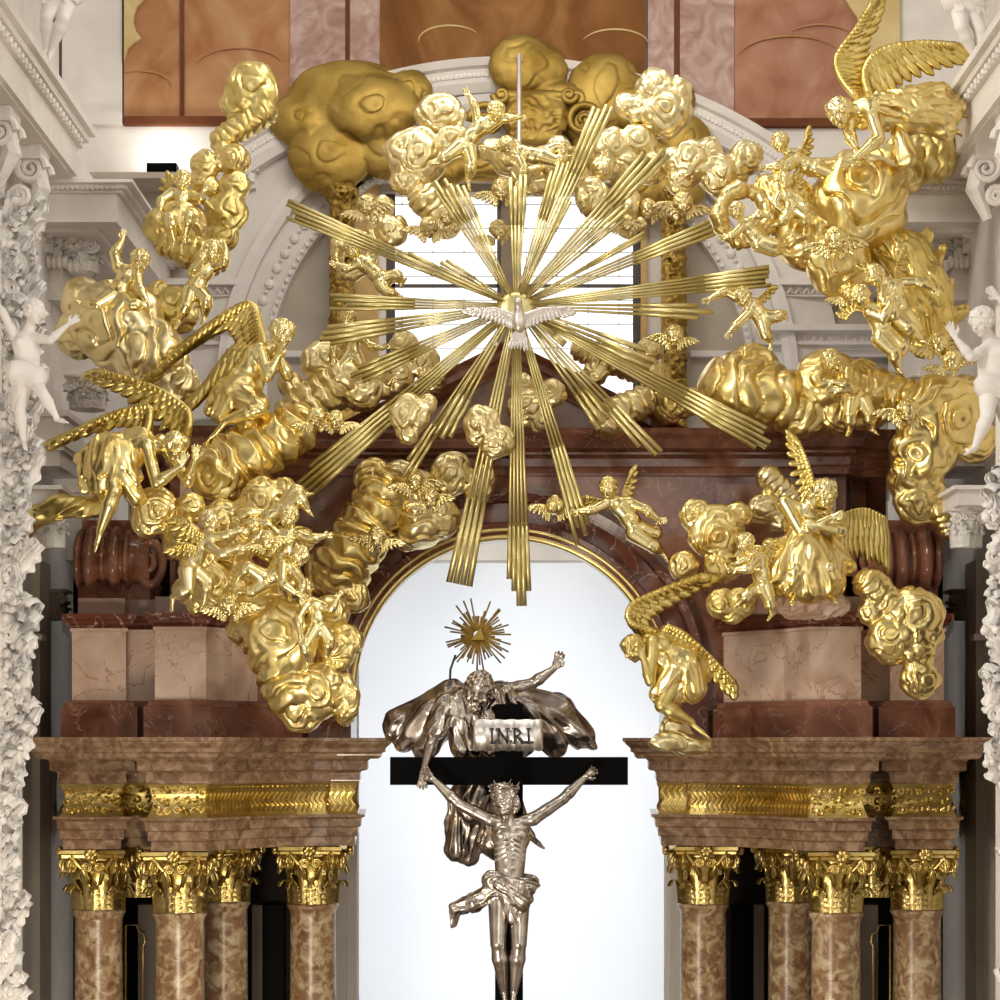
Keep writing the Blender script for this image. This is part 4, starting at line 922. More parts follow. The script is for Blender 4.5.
def figure(name, label, Y0, R, head, face, neck=None, chest=None, pelvis=None, arms=(), legs=(), up=(0, -1, 0), bf=(0, 0, 1), putto=True, mat=None,
           wings=(), robe=(), hair=True, long=False, beard=False, group=None, cat='statue', h=None, seed=1, hands=None, robemat=None, hairmat=None, extra=None, wmat=None, hk=1.0, bs=None, cwid=1.28):
    """joints in picture-sized units; arms = [(shoulder, elbow, wrist, fingertip-direction, palm normal)], legs = [(hip, knee, ankle, toe)]"""
    mat = mat or GOLDF; head = p3(head); robemat = robemat or (GOLD if mat is GOLDF else mat); F = fr(p3(face) if len(face) == 3 else (face[0], face[1], .6), up)
    allp = [head]+[p3(q) for a in arms for q in a[:3]]+[p3(q) for l in legs for q in l]+([p3(chest), p3(pelvis)] if chest is not None else [])
    allp = np.array(allp); base = allp[np.argmax(allp[:, 1])] if len(allp) > 1 else head+A(0, R, 0)
    t = thing(name, label, cat, tuple(to_world([base+A(0, R*.3, 0)], Y0)[0]), group)
    lo = allp.min(0)-R*1.35; hi = allp.max(0)+R*1.35; v = Vol(lo, hi, h or max(.62, min(1.0, R*.065)))
    head_sdf(v, head, F, R, putto); kk = R*.22
    if chest is not None:
        chest = p3(chest); pelvis = p3(pelvis); bf = nrm(bf); sp = nrm(pelvis-chest); sd = nrm(np.cross(sp, bf)); neck = p3(neck) if neck is not None else chest-sp*R*.8
        v.cap(head-F[1]*R*.35-F[2]*R*.1, neck, R*.40, R*.42, kk); v.cap(neck, chest, R*.45, R*.6, kk)
        Rb = np.array([sd, sp, bf]); cw = (.95 if putto else cwid)
        v.ell(chest, (R*cw, R*(.95 if putto else 1.25), R*(.72 if putto else .80)), kk, Rb)
        v.cap(chest, pelvis, R*(.84 if putto else .80), R*(.86 if putto else .76), kk)
        if not putto:
            for s in (-1, 1): v.cap(chest+sd*s*R*.5, pelvis+sd*s*R*.38, R*.72, R*.62, kk)
        if putto: v.ell((chest*.35+pelvis*.65)+bf*R*.28, (R*.90, R*.90, R*.74), kk, Rb)
        else:
            for s in (-1, 1): v.ell(chest+sd*s*R*.58-sp*R*.12+bf*R*.60, (R*.56, R*.42, R*.22), R*.12, Rb)
            for s in (-1, 1):
                for j in range(3): v.ell(chest+(pelvis-chest)*(.42+.19*j)+sd*s*R*.25+bf*R*.66, (R*.19, R*.17, R*.10), R*.08, Rb)
        v.ell(pelvis, (R*(1.0 if putto else 1.12), R*.72, R*.72), kk, Rb)
        for s in (-1, 1): v.ell(pelvis-bf*R*.42+sd*s*R*.36+sp*R*.12, R*.5, kk*.6)
        v.ell(chest*.3+pelvis*.7+bf*R*(.92 if putto else .64)+sp*R*.1, R*.07, R*.06, mode='sub')
    ua, fa, th, ca = ((.46, .37, .40, .23), None, (.72, .50, .52, .27), None) if putto else ((.44, .36, .36, .20), None, (.74, .50, .50, .24), None)
    bs = bs or (1.22 if putto else 1.18); ua = tuple(q*bs for q in ua); th = tuple(q*bs for q in th)
    for a in arms:
        s_, e_, w_ = p3(a[0]), p3(a[1]), p3(a[2])
        if chest is not None: v.cap(neck+(chest-neck)*.35, s_, R*.42, R*ua[0], kk)
        v.cap(s_, e_, R*ua[0], R*ua[1], kk*.6); m1 = e_+(w_-e_)*.3
        v.chain([e_, m1, w_], [R*ua[2]*.95, R*ua[2]*1.05, R*ua[3]], kk*.5)
        if not putto: v.ell((s_*.55+e_*.45), R*.37, kk)
        d = p3(a[3]) if len(a) > 3 and a[3] is not None else (w_-e_); nn = a[4] if len(a) > 4 else (.2, .3, 1)
        hand_sdf(v, w_, d, nn, R*hk*(1.0 if putto else 1.15), side=1 if len(a) < 6 else a[5], curl=.35)
    for l in legs:
        h_, k_, a_, t_ = [p3(q) for q in l]
        v.cap(h_, k_, R*th[0], R*th[1], kk); m1 = k_+(a_-k_)*.32
        v.chain([k_, m1, a_], [R*th[2]*.9, R*th[2]*1.04, R*th[3]], kk*.5); 
        if not putto: v.ell(k_+nrm(k_-(h_+a_)/2)*R*.1, R*.36, kk*.5)
        foot_sdf(v, a_, t_, R, putto)
    if extra: extra(v)
    emit('body', v, Y0, mat, t)
    if hair: hair_obj(head, F, R, Y0, hairmat or mat, t, seed, long, beard)
    for i, wg in enumerate(wings):
        wing_obj(*wg[:4], Y0, wmat or (WING if mat not in (SILVERP, WHITE) else mat), t, seed=seed*7+i, **(wg[4] if len(wg) > 4 else {}))
    if robe: robe_obj(robe, Y0, robemat or mat, t, seed)
    return t
def robe_obj(robe, Y0, mat, parent, seed=1, name='robe', h=None, k=3.5, label=None):
    """robe = ('c', a, b, ra, rb, amp, freq) tapered folds along a-b; ('e', centre, radii, folddir, amp, freq)"""
    los = []; his = []
    for r in robe:
        if r[0] == 'c': a, b = p3(r[1]), p3(r[2]); q = max(r[3], r[4])+r[5]*2+4; los += [np.minimum(a, b)-q]; his += [np.maximum(a, b)+q]
        elif r[0] == 'e': c = p3(r[1]); q = np.array(r[2])+r[4]*2+4; los.append(c-q); his.append(c+q)
    lo = np.min(los, 0); hi = np.max(his, 0); v = Vol(lo, hi, h or max(.8, ((hi-lo).prod()/1.0e6)**(1/3)))
    for i, r in enumerate(robe):
        if r[0] == 'c':
            a, b = p3(r[1]), p3(r[2]); kw = r[7] if len(r) > 7 else {}
            v.cap(a, b, r[3], r[4], k, disp=folds(kw.get('g', b-a), r[6], r[5], seed*3+i*7.7), flat=kw.get('flat'))
        elif r[0] == 'e': v.ell(r[1], r[2], k, disp=folds(r[3], r[5], r[4], seed*3+i*7.7))
        elif r[0] == '-': v.ell(r[1], r[2], k, mode='sub')
    return emit(name, v, Y0, mat, parent, label)
def smallwings(c, R, spread=1.0, tilt=0, z=-3):
    """pair of short wings at the sides of a cherub head or back"""
    c = p3(c); out = []
    for s in (-1, 1):
        a = radians(tilt); dx, dy = s*cos(a)*R, -.35*R+s*sin(a)*R
        out.append(([c+A(s*R*.4, R*.2, z), c+A(dx*1.0, dy-R*.25, z), c+A(dx*1.75, dy-R*.25, z)], (s*.2, 1, 0), (s*1, .25, 0), R*.85*spread, dict(nf=7, rt=.14)))
    return out
def cherub_head(label, x, y, R, Y0, face=(0, .2, 1), up=(0, -1, 0), mat=None, wings=True, tilt=0, z=0, seed=1):
    t = thing('winged_cherub', label, 'winged cherub head', tuple(to_world([A(x, y+R, z)], Y0)[0]), 'winged cherub heads'); F = fr(face, up)
    v = Vol(A(x, y, z)-R*1.3, A(x, y, z)+R*1.3, max(.55, R*.075)); head_sdf(v, A(x, y, z), F, R, True)
    emit('face', v, Y0, mat or GOLDF, t); hair_obj(A(x, y, z), F, R, Y0, mat or GOLD, t, seed)
    if wings:
        for wg in smallwings(A(x, y+R*.5, z-R*.3), R, tilt=tilt): wing_obj(*wg[:4], Y0, mat or WING, t, seed=seed, **wg[4])
    return t
# ================================================================== CRUCIFIX GROUP
YC = -.6
crx = thing('cross', 'tall black lacquered cross carrying the silver crucified figure', 'cross', (X(509, YC), YC+.1, FLOOR))
mb = MB(); mb.pbox(390, 628, 757, 785, YC, .14); mb.out('crossbar', BLACK, crx)
mb = MB(); mb.box(X(495, YC), X(523, YC), YC-.012, YC+.16, Z(1500, YC), Z(704, YC)); mb.out('upright', BLACK, crx)
mb = MB(); mb.box(X(460, YC), X(560, YC), YC-.3, YC+.5, FLOOR, Z(1480, YC)); mb.out('foot_block', REDD, crx)
# name board with lettering
mb = MB(); n = 24; pts = []
for i in range(n+1):
    t = i/n; px = 473+70*t; pts.append((px, 1.2*sin(t*9)+(.8 if i % 7 == 0 else 0)))
V = []; F = []
for i, (px, d) in enumerate(pts):
    top = 719.5+(1.2 if i in (0, n) else 0)+.4*sin(i*1.3); bot = 751-(2 if i in (0, n) else 0)+.5*sin(i*1.7)
    for (y, dd) in ((top, 0), (bot, 0), (bot, .05), (top, .05)): V.append((X(px, YC-.1), YC-.1-d*.012+dd, Z(y, YC-.1)))
for i in range(n):
    for j in range(4): F.append((i*4+j, i*4+(j+1) % 4, (i+1)*4+(j+1) % 4, (i+1)*4+j))
F += [(0, 1, 2, 3)[::-1], tuple(n*4+j for j in range(4))]
ti = mesh('title_board', V, F, SILVERP, crx)
def stroke(mbx, x0, y0, x1, y1, w_):
    a = A(x0-2, y0); b = A(x1-2, y1); d = nrm(b-a); q = A(-d[1], d[0])*w_/2; Y = YC-.133
    V = [P(*p, Y) for p in (a-q, b-q, b+q, a+q)]+[(X(p[0], Y), Y+.025, Z(p[1], Y)) for p in (a-q, b-q, b+q, a+q)]
    mbx.add(V, [(0, 1, 2, 3), (7, 6, 5, 4), (0, 4, 5, 1), (1, 5, 6, 2), (2, 6, 7, 3), (3, 7, 4, 0)])
mb = MB(); y0, y1 = 728.5, 743.5
def serif(x, y): stroke(mb, x-2.4, y, x+2.4, y, .9)
stroke(mb, 494, y0, 494, y1, 2.1); serif(494, y0); serif(494, y1)
stroke(mb, 501, y0, 501, y1, 1.2); stroke(mb, 509.5, y0, 509.5, y1, 1.2); stroke(mb, 500.6, y0, 509.8, y1, 2.2); serif(500.2, y0); serif(501, y1); serif(509.7, y0)
stroke(mb, 516.5, y0, 516.5, y1, 2.1); serif(516.5, y0); serif(516.5, y1)
arc = [(517+5.2*sin(t), 732.3-3.8*cos(t)) for t in np.linspace(0, pi, 8)]
for i in range(7): stroke(mb, *arc[i], *arc[i+1], 1.7)
stroke(mb, 518.5, 736, 524.5, y1, 2.0); serif(524.8, y1)
stroke(mb, 530.5, y0, 530.5, y1, 2.1); serif(530.5, y0); serif(530.5, y1)
for x in (497.3, 512.6, 527.3, 534.3): stroke(mb, x, 741.6, x, 743.6, 2.0)
mb.out('lettering', INK, ti)
# crucified figure
zc = 0
def wounds(v): pass
def rib(v):
    for s in (-1, 1):
        for j in range(4): v.cap((510+s*4, 838+j*5, 14-j*.8), (510+s*15, 843+j*5.6, 8), 1.0, .8, 2.2)
        v.cap((510+s*3, 819.5, 9), (510+s*20, 817.5, 5), 1.5, 1.2, 2)
chr_ = figure('crucified_figure', 'silver crucified man with crown of thorns on the black cross', YC-.22, 13.8, (504, 798, 12), (-.45, .12, .8), neck=(508, 817, 4), chest=(511, 836, 2), pelvis=(509, 888, 3), up=(-.12, -1, -.1),
   arms=[((491, 820, 3), (459, 804, 2), (433, 779, 2), (-.6, -.7, .4), (.2, .2, 1)), ((533, 819, 3), (563, 799, 2), (585, 777, 2), (.6, -.5, .5), (-.2, .2, 1), -1)],
   legs=[((499, 893, 3), (498, 942, 14), (504, 991, 4), (507, 1008, 14)), ((519, 893, 3), (519, 942, 16), (514, 990, 9), (512, 1008, 19))], putto=False, mat=SILVER, long=True, beard=True, h=.62, seed=4, extra=rib, bs=1.12, cwid=1.45)
chr_['category'] = 'statue'
lo_ = [('c', (492, 880, 6), (530, 884, 6), 9, 9, 2.2, .22, dict(g=(1, .25, 0))), ('c', (500, 884, 12), (520, 902, 14), 8, 9, 2.2, .22), ('c', (521, 890, 12), (516, 926, 16), 8, 3.5, 2, .22), ('c', (506, 895, 12), (514, 918, 16), 8, 5, 2, .22), ('c', (496, 892, 10), (494, 915, 10), 5, 3, 1.5, .22),
       ('c', (494, 890, 8), (474, 902, 4), 8, 8, 2.4, .2, dict(g=(1, -.2, 0))), ('c', (474, 902, 4), (456, 908, 2), 9, 6, 2.4, .2, dict(g=(1, -.2, 0))), ('c', (456, 908, 2), (453, 925, 0), 6, 3, 1.5, .22), ('c', (526, 888, 4), (530, 900, 2), 5, 3, 1.5, .22)]
robe_obj(lo_, YC-.22, SILVER, chr_, 6, 'loincloth', h=.62, k=2)
m = MB(); rs = random.Random(5)
for s in range(3):
    m.tube([to_world([A(504+12.3*cos(a), 788+1.8*sin(2*a+s)+s*1.6-3.2*sin(a), 12+11.5*sin(a))], YC-.22)[0] for a in np.linspace(0, 2*pi, 25)], .011, 5)
for i in range(44):
    a = rs.uniform(0, 2*pi); b = A(504+12.3*cos(a), 788+rs.uniform(-2, 3)-3.2*sin(a), 12+11.5*sin(a)); e = b+A(cos(a)*3.5, rs.uniform(-6, 2), sin(a)*3.5)
    m.tube(to_world([b, e], YC-.22), [.009, .002], 4)
m.out('crown_of_thorns', SILVER, chr_, True)
# father figure behind the cross
YG = -.15
fat = figure('father_figure', 'silver bearded old man in billowing cloak leaning over the black cross', YG, 15, (480, 690, 44), (-.2, .42, .85), neck=(474, 702, 30), chest=(470, 718, 14), pelvis=(482, 775, -6), up=(.1, -1, .35),
   arms=[((443, 708, 18), (434, 738, 34), (426, 770, 60), (-.1, 1, .1), (0, .1, 1)), ((508, 690, 10), (532, 684, 8), (554, 669, 14), (.4, -1, .2), (-.3, .1, 1), -1)],
   legs=[((474, 785, -10), (480, 822, -6), (500, 842, -20), (512, 850, -14)), ((492, 785, -14), (512, 815, -20), (532, 836, -10), (543, 846, 2))], putto=False, mat=SILVER, long=True, beard=True, h=.8, seed=9, bs=1.05, cwid=1.45)
robe_obj([('c', (452, 698, 8), (398, 724, -8), 17, 13, 3.5, .09, dict(flat=((0, .1, 1), .6))), ('c', (398, 722, -8), (392, 732, -8), 13, 9, 2.5, .1), ('c', (430, 712, 2), (404, 742, -6), 15, 9, 3, .1), ('c', (450, 705, 0), (425, 748, 0), 18, 12, 3, .1),
          ('c', (515, 703, -2), (560, 712, -8), 17, 16, 4, .08), ('c', (555, 708, -8), (582, 736, -8), 14, 12, 3.5, .09), ('c', (582, 738, -8), (592, 746, -6), 10, 5, 2, .1), ('c', (530, 715, -4), (556, 742, -8), 20, 14, 3.5, .09), ('c', (500, 700, -4), (520, 740, -8), 18, 16, 3, .1),
          ], YG, SILVERD, fat, 12, 'cloak', h=.95, k=4)
robe_obj([('c', (462, 706, 16), (470, 745, 16), 17, 18, 3, .14), ('c', (447, 706, 20), (436, 730, 34), 11, 10, 2.6, .17), ('c', (490, 700, 16), (496, 745, 10), 14, 18, 3, .14), ('c', (506, 692, 10), (514, 702, 8), 9, 8, 2, .2, dict(g=(0, 1, 0)))], YG, SILVER, fat, 14, 'tunic', h=.85, k=3)
robe_obj([('c', (482, 765, -4), (474, 800, -6), 22, 24, 4, .1), ('c', (462, 800, -8), (456, 848, -8), 14, 12, 3.5, .12), ('c', (474, 815, -8), (468, 856, -8), 14, 9, 3.5, .12), ('c', (492, 800, -12), (494, 845, -14), 14, 14, 3.5, .12), ('c', (505, 790, -14), (520, 825, -18), 12, 8, 3, .12)], YG, SILVERD, fat, 16, 'skirt', h=.95, k=4)
m = MB(); rs = random.Random(8); hc = A(478, 636, 20)
for i in range(64):
    a = 2*pi*i/64+rs.uniform(-.03, .03); L = rs.choice((17, 23, 27, 33))*(1+.12*abs(sin(a+.5)))
    tipv = hc+A(cos(a)*L*.95, sin(a)*L, rs.uniform(-2, 2)); b = hc+A(cos(a)*4, sin(a)*4, 0)
    m.tube(to_world([b, tipv], YG), [.007, .009], 4)
rays_ = m.out('halo_rays', GOLDD, fat, True)
m = MB(); tri = [hc+A(-7, 5, 2), hc+A(7, 5, 2), hc+A(3, -7, 2)]; tb = [q-A(0, 0, 5) for q in tri]
m.add(to_world(np.array(tri+tb), YG), [(0, 1, 2), (5, 4, 3), (0, 3, 4, 1), (1, 4, 5, 2), (2, 5, 3, 0)]); m.out('halo_triangle', GOLDD, fat)
m = MB(); m.tube(to_world([hc+A(-22, 20, 0), hc+A(-27, 34, -4), hc+A(-28, 48, -14)], YG), .012, 5); m.out('halo_bracket', IRON, fat, True)
# dove
YD = -.44
dv = thing('dove', 'silver dove with spread wings at the centre of the sunburst', 'dove', P(518, 350, YD))
v = Vol((500, 298, -12), (536, 352, 22), .6)
v.ell((519, 322, 4), (7, 12, 7), 2); v.cap((519, 314, 5), (518, 306, 9), 5, 4.2, 2); v.ell((518, 304, 10), (4, 4.3, 5), 1.5); v.cap((517, 305, 14), (516.5, 307, 17.5), 1.4, .5, .8)
emit('body', v, YD, SILVERP, dv)
for s in (-1, 1): wing_obj([(519+s*5, 316, 3), (519+s*24, 309, 1), (519+s*45, 308, -2)], (s*.15, 1, 0), (s*1, .25, 0), 11, YD, SILVERP, dv, nf=14, w=5.5, rt=.07, l0=.8, l1=.85, seed=3)
wing_obj([(514, 333, 1), (519, 331, 1), (524, 333, 1)], (-.35, 1, 0), (.35, 1, 0), 12, YD, SILVERP, dv, nf=8, w=4, rt=.1, l0=1, l1=1, seed=4).name = 'tail'
# ================================================================== GILDED ANGELS AND CHERUBS
G_P = 'gilded cherubs'; G_A = 'gilded angels'
def put(label, Y, R, *a, **k): k.setdefault('cat', 'cherub statue'); k.setdefault('group', G_P); return figure('cherub_statue', label, Y, R, *a, **k)
def ang(label, Y, R, *a, **k): k.setdefault('cat', 'angel statue'); k.setdefault('group', G_A); k['putto'] = False; return figure('angel_statue', label, Y, R, *a, **k)
def W(l, t0, t1, L, **k): return (l, t0, t1, L, k)
# --- praying angel, left
ang('gilded angel kneeling with hands joined at its mouth, left of the window', -.55, 13.5, (283, 337, 12), (.75, .45, .45), neck=(271, 350, 8), chest=(258, 362, 4), pelvis=(238, 388, 0), bf=(.7, .2, .5), up=(.3, -1, 0),
    arms=[((262, 352, 14), (270, 380, 20), (280, 361, 20), (.3, -1, 0), (.6, 0, -.6)), ((272, 354, -4), (288, 376, 2), (283, 362, 12), (0, -1, 0), (-.6, 0, .6), -1)],
    legs=[((236, 394, 8), (262, 412, 20), (226, 424, 14), (206, 446, 8)), ((240, 392, -6), (262, 404, -2), (248, 436, -6), (240, 450, 0))],
    wings=[W([(256, 350, -4), (232, 344, -12), (214, 368, -16), (194, 394, -16)], (-.2, 1, .2), (-1, 1, 0), 34, nf=13, n=(.4, .3, 1)), W([(262, 346, -16), (257, 322, -22), (246, 298, -24), (206, 322, -24), (166, 358, -20)], (-.6, .9, 0), (-1, .75, 0), 38, nf=20, n=(.1, .1, 1), l1=.7)],
    robe=[('c', (246, 382, 2), (232, 392, 2), 17, 16, 3, .14, dict(g=(1, .7, 0))), ('c', (238, 392, 4), (256, 408, 14), 15, 13, 3, .13), ('c', (250, 404, 4), (246, 430, 2), 15, 10, 3, .13), ('c', (232, 398, 6), (222, 415, 8), 13, 9, 3, .13), ('c', (222, 392, -6), (207, 410, -8), 10, 5, 3, .13)], seed=21)
# --- bowed angel, lower left
ang('gilded angel bowed over the left pedestal, head in its hands, bare leg hanging down', -1.2, 13.5, (177, 450, 16), (.7, .6, .3), neck=(160, 448, 10), chest=(144, 448, 4), pelvis=(116, 462, 0), bf=(.2, .9, .4), up=(.6, -1, 0),
    arms=[((150, 448, 16), (160, 486, 20), (184, 470, 22), (.4, -1, 0), (.2, .2, 1)), ((160, 440, -6), (188, 482, 0), (196, 462, 10), (.1, -1, 0), (.2, .2, 1), -1)],
    legs=[((112, 466, 8), (118, 494, 20), (103, 534, 16), (99, 553, 22)), ((112, 466, -8), (130, 490, -4), (134, 505, -8), (138, 518, -6))],
    wings=[W([(146, 436, 4), (150, 420, 0), (147, 405, -2), (110, 414, -4), (62, 438, -6)], (-.1, 1, 0), (-1, .5, 0), 28, nf=18, n=(0, .2, 1), l1=.55), W([(188, 428, -6), (186, 408, -10), (150, 384, -14), (104, 370, -16)], (-.3, 1, 0), (-1, .1, 0), 30, nf=17, n=(0, 0, 1), l1=.6)],
    robe=[('c', (138, 446, 2), (110, 464, 4), 17, 22, 4, .11, dict(g=(-.3, 1, 0))), ('c', (112, 455, 6), (108, 485, 8), 21, 17, 4, .12), ('c', (95, 460, 0), (84, 486, 0), 14, 8, 3.5, .12), ('c', (125, 470, 6), (138, 496, 6), 15, 9, 3.5, .12), ('c', (100, 450, 0), (80, 458, -4), 10, 6, 3, .12)], seed=22)
# drapery swag trailing from it
v = Vol((15, 492, -24), (112, 562, 24), 1.0)
v.chain([(106, 506, 0), (84, 508, 4), (60, 508, 6), (40, 516, 4), (28, 530, 0), (24, 548, -4)], [6, 9, 10, 9, 7, 3], 4, disp=folds((-1, .3, 0), .13, 3.5, 4))
tag(emit('drapery', v, -1.0, WING), 'trailing gilded drapery beneath the bowed angel, over the dark gap', 'drapery')
# --- flying angel, top right
ang('gilded angel with high raised wings swooping down at the top right', -.5, 14, (838, 118, 14), (-.75, .55, .35), neck=(852, 112, 8), chest=(868, 114, 4), pelvis=(900, 112, -4), bf=(-.2, .9, .4), up=(-.3, -1, 0),
    arms=[((868, 116, 14), (876, 144, 18), (852, 164, 20), (-1, .5, 0), (.2, .2, 1)), ((852, 116, 0), (848, 136, 4), (854, 150, 10), (.2, 1, 0), (.2, .2, 1))],
    legs=[((905, 112, 0), (930, 112, 2), (950, 126, 0), (962, 134, 2)), ((905, 108, -10), (932, 100, -12), (958, 108, -12), (970, 112, -10))],
    wings=[W([(858, 98, -4), (842, 76, -8), (838, 54, -10), (858, 26, -10), (872, 4, -10)], (.9, .1, 0), (.5, -1, 0), 27, nf=18, n=(-.1, 0, 1), l0=.7, l1=.9), W([(868, 98, 4), (864, 72, 0), (880, 50, -2), (916, 42, -4), (950, 44, -6)], (.3, 1, 0), (1, .15, 0), 46, nf=19, n=(0, 0, 1), l1=.5)],
    robe=[('c', (880, 112, 2), (912, 110, 2), 17, 18, 4.5, .17, dict(g=(1, .5, 0))), ('c', (905, 104, 0), (938, 96, -4), 15, 13, 4.5, .17), ('c', (910, 118, 4), (945, 112, 0), 15, 15, 4.5, .17, dict(g=(1, .3, 0))), ('c', (938, 100, -2), (956, 106, -4), 14, 9, 4.5, .17), ('c', (930, 120, 0), (948, 132, 0), 13, 7, 3, .12), ('c', (896, 135, 4), (905, 158, 4), 8, 10, 3, .12)], seed=23)
# --- seated angel, right pedestal
ang('gilded angel seated with folded arms and one upright wing on the right pedestal', -.95, 14, (821, 497, 18), (.45, .2, .85), neck=(808, 506, 10), chest=(800, 524, 4), pelvis=(806, 552, 2), bf=(.1, 0, 1), up=(.35, -1, 0),
    arms=[((784, 504, 6), (798, 536, 24), (824, 522, 30), (.8, -.2, .3), (0, 0, -1)), ((826, 516, 2), (838, 534, 20), (816, 530, 30), (-1, -.2, .2), (0, 0, -1), -1)],
    legs=[((798, 556, 6), (790, 572, 34), (790, 598, 24), (786, 606, 36)), ((814, 556, 6), (824, 572, 32), (826, 596, 20), (832, 604, 32))],
    wings=[W([(812, 494, -6), (814, 480, -8), (808, 458, -10), (801, 444, -10)], (-.5, .9, 0), (-.5, -.6, 0), 22, nf=12, n=(0, 0, 1), l1=.4), W([(832, 524, -6), (844, 514, -8), (866, 508, -10), (886, 516, -12)], (.2, 1, 0), (.15, 1, 0), 36, nf=13, n=(0, -.2, 1))],
    robe=[('c', (802, 536, 8), (806, 556, 12), 17, 24, 4, .11), ('c', (796, 556, 14), (782, 580, 24), 21, 17, 4.5, .10), ('c', (812, 556, 14), (822, 584, 22), 20, 16, 4.5, .10), ('c', (802, 560, 20), (804, 590, 22), 18, 16, 4.5, .10), ('c', (778, 552, 6), (776, 572, 10), 12, 12, 3, .12), ('c', (828, 550, 6), (848, 568, 4), 12, 6, 3.5, .12), ('c', (832, 560, 8), (836, 588, 8), 11, 7, 3.5, .12)], robemat=GOLD, seed=124, long=True)
# --- weeping angel, right side of the arch
ang('gilded angel weeping with crossed legs at the right foot of the arch', -1.0, 12.5, (633, 650, 14), (-.7, .6, .35), neck=(645, 644, 8), chest=(660, 648, 4), pelvis=(680, 672, 0), bf=(-.6, .5, .5), up=(-.4, -1, 0),
    arms=[((652, 642, 14), (649, 682, 18), (642, 660, 20), (-.2, -1, 0), (.2, 0, 1)), ((648, 640, 0), (660, 674, 4), (648, 662, 12), (-.6, -.8, 0), (.2, 0, 1))],
    legs=[((676, 680, 8), (660, 706, 22), (690, 722, 18), (709, 738, 20)), ((684, 680, 0), (672, 708, 4), (680, 732, 0), (668, 742, 10))],
    wings=[W([(656, 632, -4), (630, 622, -8), (632, 604, -12), (660, 590, -14), (696, 578, -14)], (.7, .6, 0), (.9, -.1, 0), 27, nf=16, n=(0, 0, 1), l1=.7), W([(666, 626, 4), (684, 634, 4), (710, 656, 2), (732, 680, 0)], (-.4, 1, 0), (.3, 1, 0), 24, nf=14, n=(0, 0, 1), l1=.5)],
    robe=[('c', (666, 656, 4), (684, 670, 4), 15, 19, 3.5, .13, dict(g=(1, .5, 0))), ('c', (684, 666, 6), (690, 688, 6), 18, 14, 3.5, .13), ('c', (672, 676, 8), (660, 694, 12), 15, 10, 3.5, .13), ('c', (684, 684, 6), (668, 700, 10), 13, 9, 3.5, .13), ('c', (698, 664, 0), (708, 676, -2), 9, 5, 3, .13)], mat=GOLDM, robemat=GOLD, seed=25)
# --- cherubs
put('gilded cherub raising one arm beside the dark cloud at far left', -.3, 10.5, (142, 264, 12), (.6, .75, .4), neck=(134, 270, 6), chest=(128, 276, 4), pelvis=(117, 294, 0), bf=(.2, .1, 1), up=(.2, -1, .2),
    arms=[((119, 268, 4), (116, 255, 8), (124, 243, 10), (.2, -1, 0)), ((138, 274, 6), (141, 290, 10), (148, 302, 10), (.5, .8, 0), (0, 0, 1), -1)], legs=[((112, 298, 4), (100, 308, 14), (86, 306, 10), (78, 302, 14)), ((122, 298, 2), (134, 308, 12), (146, 306, 8), (154, 308, 8))], seed=31)
put('gilded cherub standing on a small cloud with an arm across its face', -.2, 10.5, (214, 254, 10), (.5, .2, .8), neck=(210, 264, 6), chest=(206, 271, 4), pelvis=(194, 290, 0), bf=(.2, -.1, 1), up=(.2, -1, 0),
    arms=[((216, 267, 6), (226, 266, 12), (228, 253, 16), (-.4, -1, 0)), ((199, 266, 0), (194, 274, 10), (204, 264, 16), (.5, -1, 0))], legs=[((190, 295, 4), (188, 308, 12), (180, 320, 4), (177, 330, 12)), ((200, 294, 4), (208, 302, 10), (205, 316, 2), (203, 325, 8))], seed=32)
put('gilded cherub seated high on the left cloud with drapery over its lap', .2, 9.5, (184, 184, 10), (.2, .3, .9), neck=(183, 193, 6), chest=(182, 199, 4), pelvis=(182, 214, 2), bf=(0, 0, 1),
    arms=[((173, 194, 4), (163, 203, 10), (163, 213, 14), (-.3, 1, 0)), ((192, 196, 4), (202, 203, 10), (206, 196, 16), (.5, -1, 0), (0, 0, 1), -1)], legs=[((178, 218, 6), (174, 224, 24), (177, 244, 16), (176, 252, 24)), ((187, 218, 6), (193, 222, 24), (188, 240, 18), (188, 248, 26))],
    wings=[W([(176, 196, -4), (170, 190, -6), (172, 180, -6)], (-1, .6, 0), (-.4, -1, 0), 9, nf=6), W([(190, 196, -4), (198, 192, -6), (202, 198, -6)], (.2, 1, 0), (.8, .6, 0), 10, nf=6)],
    robe=[('c', (176, 214, 8), (192, 218, 10), 10, 10, 2.5, .16), ('c', (180, 218, 12), (184, 232, 16), 10, 7, 2.5, .16), ('c', (196, 220, 8), (203, 232, 6), 8, 5, 2.5, .16)], seed=33)
put('gilded cherub climbing seen from behind, left of the tumbling group', -1.45, 10.5, (212, 522, 8), (.8, -.3, .1), neck=(210, 533, 6), chest=(205, 541, 4), pelvis=(190, 566, 2), bf=(.6, .3, -.5), up=(.1, -1, -.1),
    arms=[((213, 538, 8), (226, 537, 12), (240, 533, 12), (1, -.1, 0)), ((212, 548, 10), (224, 556, 16), (238, 551, 16), (1, -.2, 0))], legs=[((188, 572, 8), (190, 590, 12), (174, 598, 8), (173, 611, 12)), ((194, 570, 0), (208, 582, 0), (204, 600, -4), (200, 608, 0))],
    wings=[W([(206, 536, 12), (196, 530, 14), (186, 520, 14)], (-.3, 1, 0), (-1, .1, 0), 13, nf=7), W([(198, 548, 12), (190, 545, 14), (178, 548, 14)], (0, 1, 0), (-1, .4, 0), 11, nf=7)], mat=GOLDP, seed=34)
